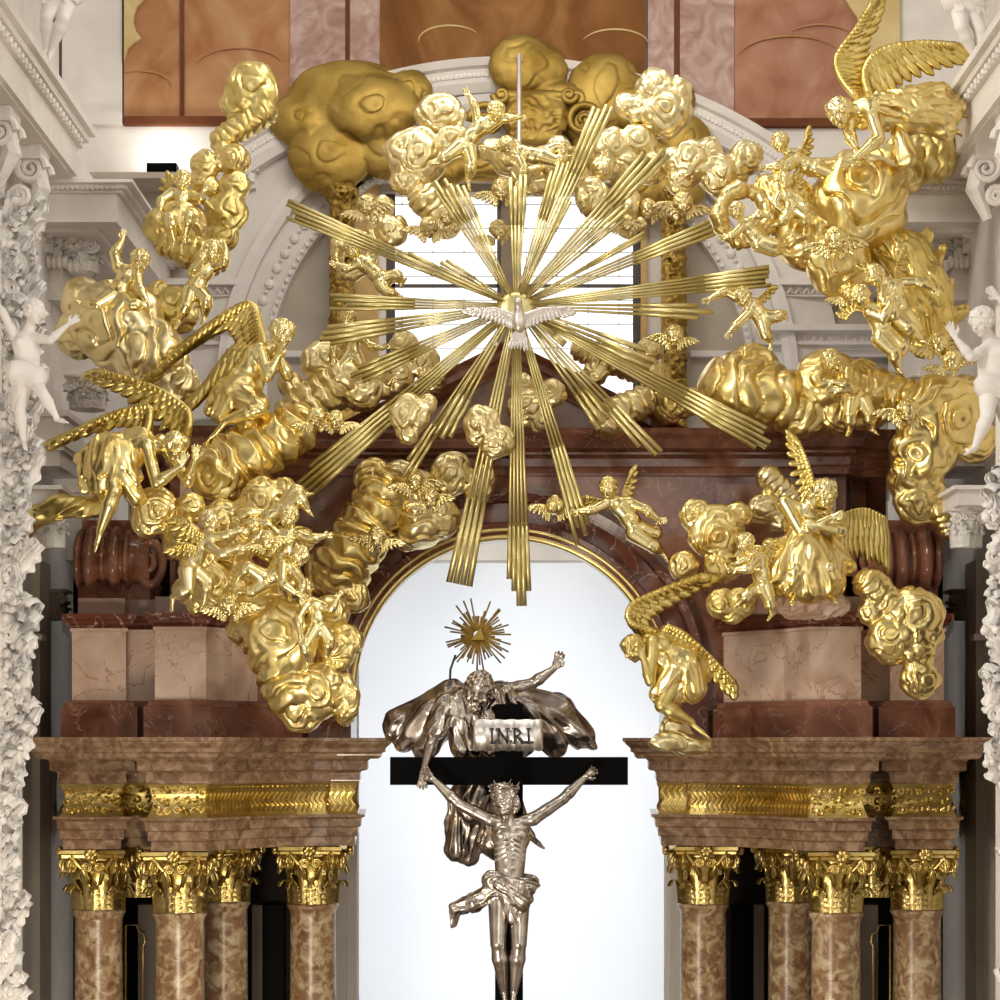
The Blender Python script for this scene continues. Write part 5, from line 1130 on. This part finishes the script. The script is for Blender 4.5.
put('gilded cherub stretching one arm to the arch cloud', -1.3, 10.5, (290, 519, 10), (-.6, .4, .6), neck=(290, 530, 6), chest=(288, 538, 4), pelvis=(284, 560, 0),
    arms=[((299, 536, 6), (311, 540, 8), (323, 537, 8), (1, -.1, 0)), ((278, 534, 4), (270, 526, 10), (262, 524, 12), (-1, .1, 0))], legs=[((280, 564, 2), (272, 578, 12), (266, 590, 8), (262, 598, 12)), ((290, 562, 0), (296, 576, 4), (290, 592, 0), (290, 600, 6))], seed=35)
put('gilded cherub bending down with joined hands, lowest of the tumbling group', -1.5, 10, (300, 558, 12), (.3, .8, .5), neck=(293, 566, 8), chest=(286, 571, 6), pelvis=(268, 578, 2), bf=(.1, .5, .8), up=(.6, -.7, .2),
    arms=[((284, 566, 12), (284, 584, 18), (297, 594, 18), (1, .5, 0)), ((296, 572, 8), (304, 584, 12), (302, 596, 16), (.2, 1, 0))], legs=[((262, 576, 6), (250, 568, 12), (240, 578, 10), (236, 584, 14)), ((264, 584, 4), (254, 592, 6), (243, 590, 2), (236, 594, 4))], seed=36)
put('gilded cherub lying across the top of the tumbling group', -1.25, 9.5, (256, 528, 12), (-.6, .6, .5), neck=(264, 522, 6), chest=(270, 519, 4), pelvis=(286, 508, 0), bf=(0, .3, 1), up=(-.7, -.7, 0),
    arms=[((266, 528, 8), (258, 540, 12), (248, 546, 12), (-1, .4, 0)), ((264, 514, 0), (252, 513, 6), (242, 518, 8), (-1, .4, 0))], legs=[((290, 508, 4), (300, 498, 8), (308, 510, 4), (314, 516, 6)), ((288, 502, 0), (296, 490, 4), (306, 494, 0), (314, 492, 2))], seed=37)
put('gilded cherub tumbling headlong beside the lower left arch puff', -1.35, 9.5, (306, 590, 12), (.4, .8, .4), neck=(310, 600, 6), chest=(314, 606, 4), pelvis=(318, 624, 0), up=(-.2, -1, .3),
    arms=[((306, 606, 8), (300, 618, 14), (302, 636, 14), (.1, 1, 0)), ((322, 606, 4), (332, 610, 8), (338, 600, 10), (.6, -1, 0))], legs=[((314, 630, 4), (306, 646, 10), (308, 662, 4), (304, 672, 10)), ((322, 630, 2), (330, 640, 4), (326, 656, 0), (328, 664, 6))], seed=38)
put('gilded cherub with a wing raised lying on the cloud left of the flying angel', -.3, 9.5, (779, 146, 10), (-.6, .3, .7), neck=(787, 154, 6), chest=(793, 160, 4), pelvis=(812, 168, 0), bf=(-.3, .5, .8), up=(-.1, -1, 0),
    arms=[((788, 162, 8), (778, 170, 12), (767, 170, 12), (-1, .1, 0)), ((796, 154, 2), (790, 168, 10), (780, 174, 12), (-1, .3, 0))], legs=[((816, 170, 4), (830, 176, 6), (842, 170, 4), (850, 172, 6)), ((816, 166, 0), (830, 164, 2), (842, 162, 0), (850, 158, 0))],
    wings=[W([(800, 158, -2), (802, 148, -4), (807, 138, -4)], (.8, .1, 0), (.1, -1, 0), 10, nf=7)], seed=39)
put('small gilded cherub sitting up on the cloud above the ring-shaped cloud', -.45, 8.5, (784, 184, 8), (-.2, .4, .8), neck=(786, 192, 4), chest=(787, 197, 3), pelvis=(792, 210, 0),
    arms=[((779, 196, 4), (774, 206, 8), (780, 212, 10), (.5, .6, 0)), ((795, 197, 4), (803, 206, 6), (806, 214, 8), (.2, 1, 0))], legs=[((788, 213, 4), (784, 222, 12), (776, 226, 8), (770, 228, 10)), ((797, 213, 4), (804, 220, 10), (804, 230, 4), (802, 236, 8))],
    wings=[W([(790, 190, -4), (796, 184, -6), (796, 176, -6)], (.9, .2, 0), (.2, -1, 0), 8, nf=6)], seed=40)
put('gilded cherub diving out of the ring-shaped cloud', -.5, 8.5, (736, 214, 10), (-.5, .5, .6), neck=(742, 222, 6), chest=(746, 228, 6), pelvis=(758, 240, 2), bf=(-.2, .4, .9), up=(-.3, -1, 0),
    arms=[((740, 230, 10), (732, 238, 12), (726, 240, 12), (-1, 0, 0)), ((750, 222, 4), (757, 216, 8), (764, 218, 8), (1, .1, 0))], legs=[((761, 242, 4), (772, 246, 6), (782, 246, 4), (788, 244, 4)), ((758, 246, 4), (770, 252, 4), (782, 252, 2), (790, 257, 4))], seed=41)
put('gilded cherub seen frontally with outstretched arm beside feathery drapery at right', -.75, 11, (873, 279, 10), (-.4, .2, .85), neck=(885, 283, 6), chest=(893, 290, 4), pelvis=(897, 312, 0), up=(-.2, -1, 0),
    arms=[((903, 284, 4), (917, 284, 8), (929, 290, 10), (1, .6, 0), (0, 0, 1), -1), ((882, 290, 6), (880, 304, 12), (888, 308, 18), (1, .2, 0))], legs=[((893, 317, 6), (905, 330, 14), (918, 340, 8), (926, 345, 12)), ((904, 316, 2), (914, 330, 4), (912, 342, 0), (912, 350, 6))],
    wings=[W([(896, 278, -4), (896, 268, -6), (901, 257, -6)], (.9, .3, 0), (.3, -1, 0), 10, nf=7), W([(884, 278, -6), (876, 270, -8), (868, 268, -8)], (-.2, -1, 0), (-1, -.2, 0), 8, nf=6)], seed=42)
put('gilded cherub with joined palms hanging below the outstretched one at right', -.8, 11, (858, 300, 12), (.3, .2, .9), neck=(867, 307, 6), chest=(874, 314, 4), pelvis=(884, 336, 0), bf=(.3, 0, 1), up=(-.2, -1, 0),
    arms=[((868, 314, 8), (880, 322, 16), (887, 308, 18), (.1, -1, 0)), ((884, 310, 2), (892, 318, 10), (889, 304, 14), (.1, -1, 0))], legs=[((880, 340, 4), (892, 354, 10), (897, 368, 4), (901, 374, 8)), ((890, 338, 2), (901, 348, 6), (898, 356, -2), (900, 362, 0))],
    wings=[W([(866, 312, -4), (856, 310, -6), (848, 318, -6)], (.1, -1, 0), (-1, -.3, 0), 9, nf=7)], seed=43)
put('gilded cherub flying and holding on to a horizontal ray at right', -.45, 9.5, (742, 299, 8), (-.3, .5, .8), neck=(748, 302, 4), chest=(752, 307, 3), pelvis=(762, 318, 0), bf=(-.1, .2, 1), up=(-.4, -1, 0),
    arms=[((745, 296, 4), (744, 284, 6), (742, 272, 8), (0, -1, 0)), ((742, 302, 6), (724, 293, 8), (710, 300, 8), (-1, .4, 0)), ((748, 314, 6), (738, 324, 8), (730, 332, 8), (-.7, 1, 0))][1:], legs=[((766, 318, 2), (776, 318, 6), (784, 314, 4), (787, 321, 6)), ((762, 322, 2), (764, 334, 6), (770, 342, 2), (770, 350, 4))],
    wings=[W([(756, 300, -4), (762, 294, -5), (770, 288, -5)], (.6, .6, 0), (.9, -.5, 0), 7, nf=6)], seed=44)
put('gilded cherub standing on the attic cornice leaning its head on a cloud', -.25, 11, (829, 364, 12), (-.5, .5, .7), neck=(840, 370, 6), chest=(848, 378, 4), pelvis=(856, 398, 0), bf=(-.3, 0, 1), up=(-.3, -1, 0),
    arms=[((846, 374, 10), (845, 388, 18), (830, 386, 20), (-1, -.1, 0)), ((856, 376, 0), (852, 392, 14), (836, 394, 18), (-1, -.2, 0))], legs=[((851, 403, 4), (848, 417, 10), (849, 431, 2), (845, 436, 10)), ((862, 402, 2), (868, 416, 6), (871, 428, 0), (877, 434, 6))],
    wings=[W([(852, 368, -4), (856, 360, -6), (862, 358, -6)], (.5, .8, 0), (.9, .2, 0), 12, nf=7)], seed=45)
put('gilded cherub flying over the arch with one arm out to a ray', -.35, 10.5, (608, 490, 10), (.3, .3, .85), neck=(614, 500, 6), chest=(620, 507, 4), pelvis=(636, 528, 0), bf=(.1, 0, 1), up=(.15, -1, 0),
    arms=[((608, 503, 4), (593, 511, 8), (580, 512, 8), (-1, .1, 0)), ((629, 503, 4), (645, 510, 8), (656, 519, 8), (1, .3, 0), (0, 0, 1), -1)], legs=[((634, 534, 4), (650, 546, 10), (662, 552, 6), (668, 562, 8)), ((643, 530, 0), (656, 534, 0), (654, 526, -6), (660, 520, -6))],
    wings=[W([(608, 502, -4), (598, 498, -6), (588, 496, -6)], (-.1, 1, 0), (-1, .4, 0), 9, nf=6), W([(622, 498, -4), (624, 488, -6), (630, 476, -6)], (.9, .2, 0), (.4, -1, 0), 10, nf=7)], seed=46)
put('gilded cherub astride a small cloud on the right pedestal, leaning left', -1.25, 10, (744, 545, 10), (-.7, .3, .5), neck=(752, 554, 6), chest=(758, 561, 4), pelvis=(764, 583, 0), bf=(-.5, 0, .8), up=(-.2, -1, 0),
    arms=[((754, 562, 10), (748, 570, 16), (736, 571, 16), (-1, 0, 0)), ((760, 556, 0), (748, 558, 4), (738, 564, 8), (-1, .3, 0))], legs=[((764, 588, 6), (768, 601, 10), (772, 613, 4), (766, 620, 10)), ((760, 588, 0), (748, 594, 8), (738, 604, 4), (732, 608, 8))],
    wings=[W([(764, 558, -4), (768, 550, -6), (776, 540, -6)], (.6, 1, 0), (1, -.1, 0), 12, nf=7)], seed=47)
put('gilded cherub waving one arm above the garland over the window', -.1, 9.5, (496, 115, 10), (.5, .4, .7), neck=(488, 122, 6), chest=(482, 128, 4), pelvis=(464, 144, 0), bf=(.2, .2, 1), up=(.2, -1, 0),
    arms=[((478, 122, 4), (475, 109, 8), (470, 99, 8), (-.6, -1, 0)), ((488, 130, 4), (503, 121, 8), (516, 120, 8), (1, .1, 0))], legs=[((460, 148, 4), (448, 158, 8), (438, 164, 6), (430, 166, 8)), ((468, 150, 2), (472, 166, 8), (468, 180, 4), (470, 192, 8))], seed=48)
put('gilded cherub lying over the middle window bar', -.2, 9.5, (508, 150, 10), (.3, .7, .6), neck=(516, 153, 6), chest=(522, 155, 4), pelvis=(540, 156, 0), bf=(0, .6, .8), up=(-.6, -1, 0),
    arms=[((514, 156, 8), (500, 150, 10), (488, 150, 10), (-1, .1, 0)), ((520, 160, 8), (524, 172, 12), (520, 182, 12), (-.4, 1, 0))], legs=[((544, 158, 4), (556, 164, 8), (566, 158, 4), (572, 156, 4)), ((544, 154, 0), (556, 148, 2), (568, 150, 0), (574, 146, 0))], seed=49)
put('gilded cherub bowing inside the ring-shaped cloud on the left window column', .1, 9, (354, 253, 10), (-.3, .5, .7), neck=(361, 260, 6), chest=(366, 266, 5), pelvis=(382, 280, 2), bf=(-.2, .3, 1), up=(-.3, -1, 0),
    arms=[((358, 266, 8), (348, 272, 12), (340, 268, 12), (-1, -.3, 0)), ((372, 260, 4), (378, 250, 8), (374, 240, 8), (-.3, -1, 0))], legs=[((386, 280, 4), (396, 276, 8), (402, 284, 6), (407, 278, 6)), ((382, 286, 4), (388, 294, 6), (398, 296, 2), (406, 298, 4))], seed=50)
put('gilded cherub reaching right from behind the lower left window column', .2, 9, (349, 320, 8), (.1, .4, .8), neck=(350, 330, 4), chest=(352, 337, 2), pelvis=(352, 354, -4),
    arms=[((360, 336, 4), (370, 347, 8), (382, 350, 8), (1, -.3, 0)), ((342, 338, 2), (334, 348, 6), (334, 358, 8), (0, 1, 0))], legs=[((348, 358, 0), (340, 368, 4), (342, 380, -4), (340, 386, 2)), ((356, 358, 0), (362, 370, 4), (360, 380, -4), (360, 386, 2))], wings=smallwings((349, 332, -6), 11, tilt=-30), seed=51)
# --- winged heads
CH = [(316, 418, 9.5, -.9, (.3, .8, .5), 'facing down at the end of the ribbed left cloud'), (336, 421, 9, -.9, (-.2, .8, .6), 'beside its twin, tip of the ribbed left cloud'),
 (415, 482, 10, -.25, (.1, .6, .8), 'upper of two on the arch cloud'), (430, 499, 9.5, -.3, (.5, .6, .6), 'lower of two on the arch cloud'), (377, 538, 10, -.4, (.5, .6, .5), 'on the right flank of the tall left arch cloud'),
 (229, 606, 11, -1.5, (.2, .7, .7), 'below the kicking cherub, over the pedestal edge'), (268, 541, 9, -1.6, (-.3, .6, .7), 'with curly hair in the middle of the tumbling group'), (554, 507, 10, -.35, (-.3, -.5, .6), 'alone over the top of the arch, right of the long ray'),
 (502, 190, 10.5, -.2, (-.1, .4, .9), 'under the garland at the middle window bar'), (498, 231, 9.5, .2, (.4, .2, .9), 'hovering lowest at the middle window bar'), (429, 228, 9.5, .1, (-.2, .7, .6), 'at the foot of the upper left window cloud'),
 (447, 217, 8.5, .0, (.3, .6, .7), 'tucked right under the upper left window cloud'), (367, 206, 10, .0, (-.2, .4, .8), 'over the left window jamb'), (683, 204, 10.5, .0, (.2, .4, .9), 'on top of the right window column'),
 (648, 210, 9.5, .2, (-.2, .2, .9), 'at the upper right window frame'), (627, 224, 7.5, -.1, (-.3, .5, .7), 'smallest, on a puff at the right window frame'), (674, 336, 9.5, -.2, (-.3, .3, .8), 'halfway down the right window column'),
 (836, 241, 12, -.75, (-.3, .3, .8), 'on the belly of the huge upper right cloud'), (850, 293, 9, -.25, (.2, .3, .9), 'under the tip of the huge upper right cloud'), (908, 412, 12, -.55, (-.3, .4, .8), 'between the attic cloud and the coiling cloud'),
 (938, 345, 10, -.6, (-.4, .6, .6), 'below the feathery drapery at right'), (951, 361, 10, -.6, (.4, .5, .6), 'behind the raised hand of the right stucco figure'), (770, 548, 8.5, -1.0, (-.2, .4, .8), 'beside the seated angel on the right pedestal'), (562, 152, 8.5, -.2, (.2, .2, .9), 'in the puff right of the middle window bar')]
for i, (x, y, R, Y, f, wh) in enumerate(CH):
    cherub_head('winged gilded cherub head '+wh, x, y, R, Y, f, seed=60+i, tilt=(-25, 10, -10)[i % 3], mat=GOLDP if 340 < x < 700 and y < 330 else GOLDF)
# --- feathery drapery at right, base rock, cartouche
v = Vol((850, 215, -40), (975, 365, 40), 1.2)
for i, (a, b_, r0, r1) in enumerate((((882, 240), (905, 262), 16, 20), ((905, 255), (930, 300), 22, 22), ((925, 285), (940, 330), 22, 16), ((900, 300), (925, 345), 18, 10), ((918, 250), (930, 232), 10, 3), ((930, 280), (942, 248), 12, 3), ((942, 320), (965, 310), 9, 4), ((935, 300), (952, 282), 10, 3))):
    v.cap((*a, 0), (*b_, -4), r0, r1, 4, disp=folds((b_[0]-a[0], b_[1]-a[1], 0), .16, 4.5, i*3.3))
tag(emit('drapery', v, -.1, WING), 'dark gilded flame-like drapery falling behind the two right cherubs', 'drapery')
v = Vol((775, 580, -30), (860, 622, 50), 1.1); v.ell((812, 606, 12), (34, 12, 20), 4, disp=curls(.07, 2.5, 3)); v.ell((792, 606, 20), (14, 12, 16), 4, disp=curls(.07, 2.5, 4)); v.cap((800, 594, 14), (828, 594, 12), 8, 7, 4)
tag(emit('rock', v, -.85, TAN), 'pale rough rock under the seated angel on the right pedestal', 'rock')
v = Vol((640, 712, -20), (712, 760, 44), .9); v.ell((666, 742, 22), (18, 8, 8), 3, disp=folds((1, .6, 0), .16, 3, 5)); v.ell((690, 745, 10), (20, 9, 14), 3, disp=folds((1, .2, 0), .14, 3, 6)); v.cap((672, 728, 6), (682, 742, 6), 12, 12, 3, disp=folds((1, .2, 0), .14, 3, 7))
tag(emit('drapery', v, -.95, GOLDP), 'crumpled pale gilded drapery under the weeping angel', 'drapery')
car = thing('cartouche', 'dull gold shield-shaped cartouche with scrolls at the crown of the window arch', 'cartouche', P(530, 150, 4.1))
v = Vol((478, 82, -16), (590, 160, 20), 1.0)
v.cap((500, 96, 0), (570, 96, 0), 6, 6, 3); v.ell((535, 118, 0), (34, 26, 9), 3, disp=curls(.05, 2, 2)); v.cap((520, 140, 0), (552, 140, 0), 9, 9, 4); emit('shield', v, 4.1, GOLDD, car)
for s in (-1, 1):
    m = MB(); pts, rad = spiral(to_world([A(535+s*48, 122, 4)], 4.1)[0], (s, 0, 0), (0, 0, 1), .22, sgn=1, turns=1.6, rad=.05); m.tube(pts, rad, 8); m.out('side_scroll', GOLDD, car, True)
    m = MB(); pts, rad = spiral(to_world([A(535+s*34, 96, 4)], 4.1)[0], (s, 0, 0), (0, 0, -1), .1, sgn=1, turns=1.4, rad=.04); m.tube(pts, rad, 8); m.out('corner_scroll', GOLDD, car, True)
# gilded window columns: twisting foliage
for s, side in sides():
    t = thing('window_column', 'narrow gilded foliate column on the %s side of the window' % side, 'column', (s*abs(X(342, 4.2)), 4.1, Z(450, 4.2)))
    v = Vol((324, 184, -16), (362, 452, 16), 1.1)
    cu = curls(.12, 3.0, 5); v.cap((342, 196, 0), (342, 446, 0), 9, 10, 3, disp=cu); v.ell((342, 194, 0), (15, 9, 11), 3, disp=cu)
    V, F = v.meshit(); F = F[:, ::-1]; V = to_world(V, 4.2)
    if s < 0: V[:, 0] *= -1; F = F[:, ::-1]
    mesh('foliate_shaft', V, F, GOLDD, t)
# ================================================================== WHITE STUCCO SIDE WALLS
def relief(px0, px1, py0, py1, Y, s, parent, amp=9, seed=0, h=1.6, fq=.045, name='stucco_relief'):
    """raised acanthus-like foliage on a pier face"""
    m = MB(); rs = random.Random(seed); k = sc(Y)/100; y = py1; i = 0; wd = px1-px0
    while y > py0+20:
        for q in range(4):
            u = (q-1.5)/1.5+rs.uniform(-.15, .15); L = rs.uniform(30, 46)*k; V, F = leafmesh(rs.uniform(15, 22)*k, L, L*.28, rs.choice((3, 4, 5)), .02, 11, 24)
            V[:, 1] = V[:, 1]*1.5; V = rotz(V, rs.uniform(-.5, .5)); a = u*.55+.25*sin(i*.9+seed); c, s_ = cos(a), sin(a)
            V = np.stack([V[:, 0]*c+V[:, 2]*s_, V[:, 1], -V[:, 0]*s_+V[:, 2]*c], 1); xx = X((px0+px1)/2+u*wd*.36+wd*.1*sin(i*1.3), Y)
            V += (s*xx, Y-.01-.04*(q % 2), Z(y+rs.uniform(-6, 6), Y)); m.add(V, F)
        x = s*X((px0+px1)/2+wd*.34*sin(i*2.1+seed), Y)
        pts, rad = spiral((x, Y-.10, Z(y-14, Y)), (rs.choice((-1, 1)), 0, 0), (0, 0, 1), .075, sgn=1, rad=.026); m.tube(pts, rad, 6)
        for q in range(3): m.sph((x+rs.uniform(-.12, .12), Y-.12, Z(y-rs.uniform(0, 20), Y)), rs.uniform(.025, .045), 7, 5)
        y -= 13; i += 1
    return mesh(name, m.V, m.F, WHITER, parent)
def bxs(mbx, s, a, b_, c, d, Y, dep):
    xa, xb = sorted((s*X(a, Y), s*X(b_, Y))); mbx.box(xa, xb, Y, Y+dep, Z(d, Y), Z(c, Y))
def capital_small(s, px, py, Y, w_, h_, parent, mat=WHITER):
    """stucco capital: bell, leaves and corner volutes; (px,py) centre top"""
    k = sc(Y)/100; x = s*X(px, Y); z = Z(py+h_, Y); r = w_*k*.36; H = h_*k; m = MB()
    m.tube([(x, Y, z), (x, Y, z+H*.8), (x, Y, z+H*.9)], [r, r*1.15, r*1.4], 16)
    m.box(x-w_*k/2, x+w_*k/2, Y-w_*k*.5, Y+w_*k*.5, z+H*.9, z+H)
    for row, (cnt, hh) in enumerate(((7, .5), (7, .8))):
        for i in range(cnt):
            V, F = leafmesh(r*.9, H*hh*.8, r*.3); V[:, 1] -= r*1.02; m.add(rotz(V, (i+row*.5)*2*pi/cnt)+(x, Y, z), F)
    for q in (-1, 1):
        pts, rad = spiral((x+q*w_*k*.36, Y-w_*k*.38, z+H*.72), (q, 0, 0), (0, 0, 1), w_*k*.16, sgn=-1, rad=w_*k*.045); m.tube(pts, rad, 7)
        pts, rad = spiral((x+q*w_*k*.12, Y-w_*k*.42, z+H*.74), (-q, 0, 0), (0, 0, 1), w_*k*.09, sgn=-1, rad=w_*k*.03); m.tube(pts, rad, 6)
    m.sph((x, Y-w_*k*.5, z+H*.86), w_*k*.1, 8, 6)
    return mesh('stucco_capital', m.V, m.F, mat, parent)
for s, side in sides():
    # front pier with foliage, closest to the viewer
    pier = thing('wall_%s' % side, None, None, (s*X(0, -2.6), -2.0, FLOOR)); pier['kind'] = 'structure'
    e_ = 14 if s > 0 else 12
    mb = MB(); xa, xb = sorted((s*X(-160, -2.6), s*X(e_, -2.6))); mb.box(xa, xb, -2.6, -2.3, FLOOR, Z(208 if s > 0 else 300, -2.6))
    mb.box(*sorted((s*X(-160, -2.6), s*X(6, -2.6))), -2.75, -2.3, FLOOR, Z(215 if s > 0 else 300, -2.6)); mb.out('pier', WHITE, pier)
    relief(*((2, 25, 215, 500) if s > 0 else (-14, 8, 330, 500)), -2.6, s, pier, seed=3+(s < 0)); relief(-4, 16 if s > 0 else 30, 480, 780, -2.62, s, pier, seed=5+(s < 0)); relief(-12, 4 if s > 0 else -2, 740, 1010, -2.62, s, pier, seed=8+(s < 0))
    # upper entablature running towards the viewer along the side wall
    mb = MB(); XE = 4.52
    def run(o, z0, z1, y1, mbx=mb): mbx.box(*sorted((-s*(XE-o), -s*7)), -7, y1, z0, z1)
    run(-.0, 6.02, 6.33, 1.0); run(.05, 6.33, 6.40, 1.05); run(.10, 6.40, 6.48, 1.10); run(.16, 6.48, 6.56, 1.16)
    run(-.35, 5.98, 6.02, 2.6); run(-.05, 6.0, 6.30, 2.2)
    mb.out('upper_entablature', WHITE, pier)
    V0 = MB()
    for i in range(50):
        y = -6+i*.14; V0.sph((-s*(XE-.06), y, 6.365), (.03, .05, .035), 6, 4)
    V0.out('egg_band', WHITER, pier)
    mb = MB(); mb.box(*sorted((-s*5.0, -s*7)), -7, 3.0, FLOOR, 6.02); mb.box(*sorted((-s*5.5, -s*7)), -7, 4.5, 6.5, 12); mb.out('wall_body', WHITE, pier)
    for i, yy in enumerate((-3.6, -2.4, -1.2, .0)):
        m = MB(); x = -s*4.75
        for q in (-.13, .13):
            pts, rad = spiral((x, yy+q, 5.78), (s, 0, 0), (0, 0, 1), .16, sgn=1, rad=.04); m.tube(pts, rad, 7)
            pts, rad = spiral((x-s*.1, yy+q, 5.5), (-s, 0, 0), (0, 0, 1), .10, sgn=1, rad=.035); m.tube(pts, rad, 7)
        m.box(*sorted((x-s*-.12, x-s*.35)), yy-.2, yy+.2, 5.86, 6.02); m.tube([(x, yy, 5.85), (x+s*.08, yy, 5.6), (x-s*.05, yy, 5.3)], [.12, .1, .05], 8)
        m.out('console', WHITER, pier)
    # lower entablature of the choir, facing us
    mb = MB(); YE = 1.2
    edge = 117 if s > 0 else 112
    def st(p0, p1, o): xa, xb = sorted((s*(X(edge, YE)+o), s*X(-60, YE))); mb.box(xa, xb, YE-o, 4.55, Z(p1, YE), Z(p0, YE))
    st(194, 222, 0); st(191, 194, .06); st(187.5, 191, .12); st(184, 187.5, .20); st(222, 226, -.25)
    mb.out('lower_entablature', WHITE, pier)
    V0 = MB()
    for i in range(24):
        x = s*X(6+i*4.9, YE); V0.sph((x, YE-.10, Z(190, YE)), (.022, .03, .03), 6, 4)
    V0.out('egg_band', WHITER, pier)
    mb = MB(); bxs(mb, s, -40, 62, 226, 300, 1.75, 2.8); bxs(mb, s, -40, 98, 226, 252, 2.1, 2.4); bxs(mb, s, -40, 52, 300, 505, 1.9, 2.6); bxs(mb, s, -40, 96, 300, 560, 2.6, 1.9); mb.out('choir_pilaster', WHITE, pier)
    mb = MB(); bxs(mb, s, 22, 64, 416, 450, .9, 1.0); bxs(mb, s, 22, 68, 410, 416, .85, 1.0); bxs(mb, s, 22, 60, 450, 466, .95, 1.0); bxs(mb, s, 22, 66, 440, 446, .88, 1.0)
    bxs(mb, s, 20, 58, 489, 505, -1.0, 1.0); bxs(mb, s, 20, 62, 485, 489, -1.05, 1.0); bxs(mb, s, 40, 82, 492, 506, -.2, 1.0); bxs(mb, s, 40, 84, 488, 492, -.25, 1.0)
    mb.out('impost_block', WHITE, pier)
    capital_small(s, 40, 228, 1.7, 30, 26, pier); capital_small(s, 78, 240, 2.0, 46, 34, pier)
    V0 = MB(); k = sc(1.65)/100
    for i in range(9):
        x = s*X(32+i*5.5, 1.65); V0.sph((x, 1.66, Z(262+(i > 6)*4, 1.65)), (.04, .06, .07), 7, 5)
    V0.out('pulvinated_band', WHITER, pier)
    capital_small(s, 88, 378, 1.6, 40, 32, pier)
    capital_small(s, 50, 508, -.6, 34, 40, pier)
    # lower greyish side pilaster in the half dark
    mb = MB(); bxs(mb, s, -40, 40, 560, 1400, 1.0, .5); mb.out('lower_pilaster', BEIGE, pier)
    mb = MB(); bxs(mb, s, 22, 42, 634, 640, .9, .2); mb.out('string_moulding', WHITE, pier)
    capital_small(s, 52, 590, 1.6, 34, 30, pier, GREYB)
    # ledge lamp
    lm = thing('floodlight', 'small black floodlight on the ledge at the %s, aimed at the painted wall' % side, 'lamp', (-s*abs(X(163, YB-.35)), YB-.4, Z(175, YB-.4)))
    if s > 0:
        x0 = X(163, YB-.4); mb = MB(); mb.box(x0-.18, x0+.18, YB-.5, YB-.3, Z(174, YB-.4), Z(165, YB-.4)); mb.out('housing', BLACK, lm)
        mb = MB(); mb.box(x0-.16, x0+.16, YB-.48, YB-.3, Z(165, YB-.4), Z(163.5, YB-.4)); mb.out('lens', LAMPM, lm)
        o = area('floodlight_beam', (x0, YB-.38, Z(161, YB-.4)), (x0-.1, YB+.2, Z(120, YB)), .3, 5, (1, .95, .86))
    else: bpy.data.objects.remove(lm)
# stucco statues
def stat(label, Y, R, *a, **k): k.setdefault('mat', WHITE); k['hairmat'] = WHITE; k['bs'] = 1.0; k['cwid'] = 1.0; k['cat'] = 'stucco statue'; k['group'] = 'white stucco figures'; return figure('stucco_statue', label, Y, R, *a, **k)
stat('white stucco youth striding at the left edge with one arm out to the gilded cloud', -3.0, 11.2, (38, 316, 16), (.7, .3, .5), neck=(32, 330, 10), chest=(28, 346, 8), pelvis=(31, 378, 6), bf=(.5, 0, .8), putto=False, h=.9,
     arms=[((38, 340, 12), (54, 344, 18), (72, 328, 18), (.8, -.5, 0)), ((18, 340, 8), (8, 318, 14), (0, 306, 14), (-.6, -.8, 0))], legs=[((28, 382, 8), (22, 412, 10), (24, 440, 2), (28, 450, 10)), ((35, 380, 10), (48, 398, 20), (60, 420, 14), (72, 424, 18))],
     robe=[('c', (22, 374, 12), (38, 380, 12), 12, 11, 2, .14), ('c', (24, 382, 10), (20, 408, 6), 9, 6, 2, .14)], robemat=WHITE, seed=71)
stat('white stucco woman at the right edge with raised open hand', -3.0, 13.5, (978, 326, 16), (-.65, .4, .5), neck=(986, 340, 10), chest=(992, 356, 8), pelvis=(990, 390, 6), bf=(-.4, 0, .9), putto=False, h=.9, long=False,
     arms=[((982, 352, 12), (966, 361, 20), (951, 342, 20), (-.5, -1, 0), (0, 0, 1), -1), ((1004, 346, 6), (1012, 320, 6), (998, 300, 4), (-.6, -.6, 0))], legs=[((986, 396, 10), (982, 420, 22), (972, 448, 14), (960, 456, 20)), ((998, 394, 4), (1006, 424, 6), (1008, 450, 0), (1004, 460, 6))],
     robe=[('c', (984, 388, 12), (1002, 392, 10), 12, 12, 2, .14)], robemat=WHITE, seed=72)
stat('white stucco figure high in the upper left corner, only its legs in view', -.4, 13, (66, -70, 10), (0, .2, 1), neck=(66, -54), chest=(66, -40), pelvis=(64, -8), putto=False, h=1.1,
     arms=[((52, -44, 0), (40, -24, 10), (46, -4, 14)), ((80, -44, 0), (86, -24, 8), (76, -6, 12))], legs=[((60, -4, 4), (50, 24, 14), (47, 50, 4), (44, 60, 12)), ((70, -4, 2), (66, 24, 14), (53, 52, 6), (50, 66, 14))],
     robe=[('c', (56, -10, 8), (74, -6, 6), 13, 13, 3, .12), ('c', (58, 0, 6), (52, 18, 8), 12, 9, 3, .12)], robemat=WHITE, seed=73)
stat('white stucco figure high in the upper right corner, only its legs in view', -.4, 13, (960, -60, 10), (0, .2, 1), neck=(960, -44), chest=(960, -30), pelvis=(962, 2), putto=False, h=1.1,
     arms=[((948, -34, 0), (940, -14, 10), (950, 4, 14)), ((974, -34, 0), (984, -14, 8), (980, 4, 12))], legs=[((958, 6, 4), (958, 34, 16), (974, 60, 6), (972, 72, 14)), ((968, 6, 2), (978, 34, 10), (982, 62, 4), (984, 72, 12))],
     robe=[('c', (954, 0, 8), (972, 4, 6), 13, 13, 3, .12)], robemat=WHITE, seed=74)
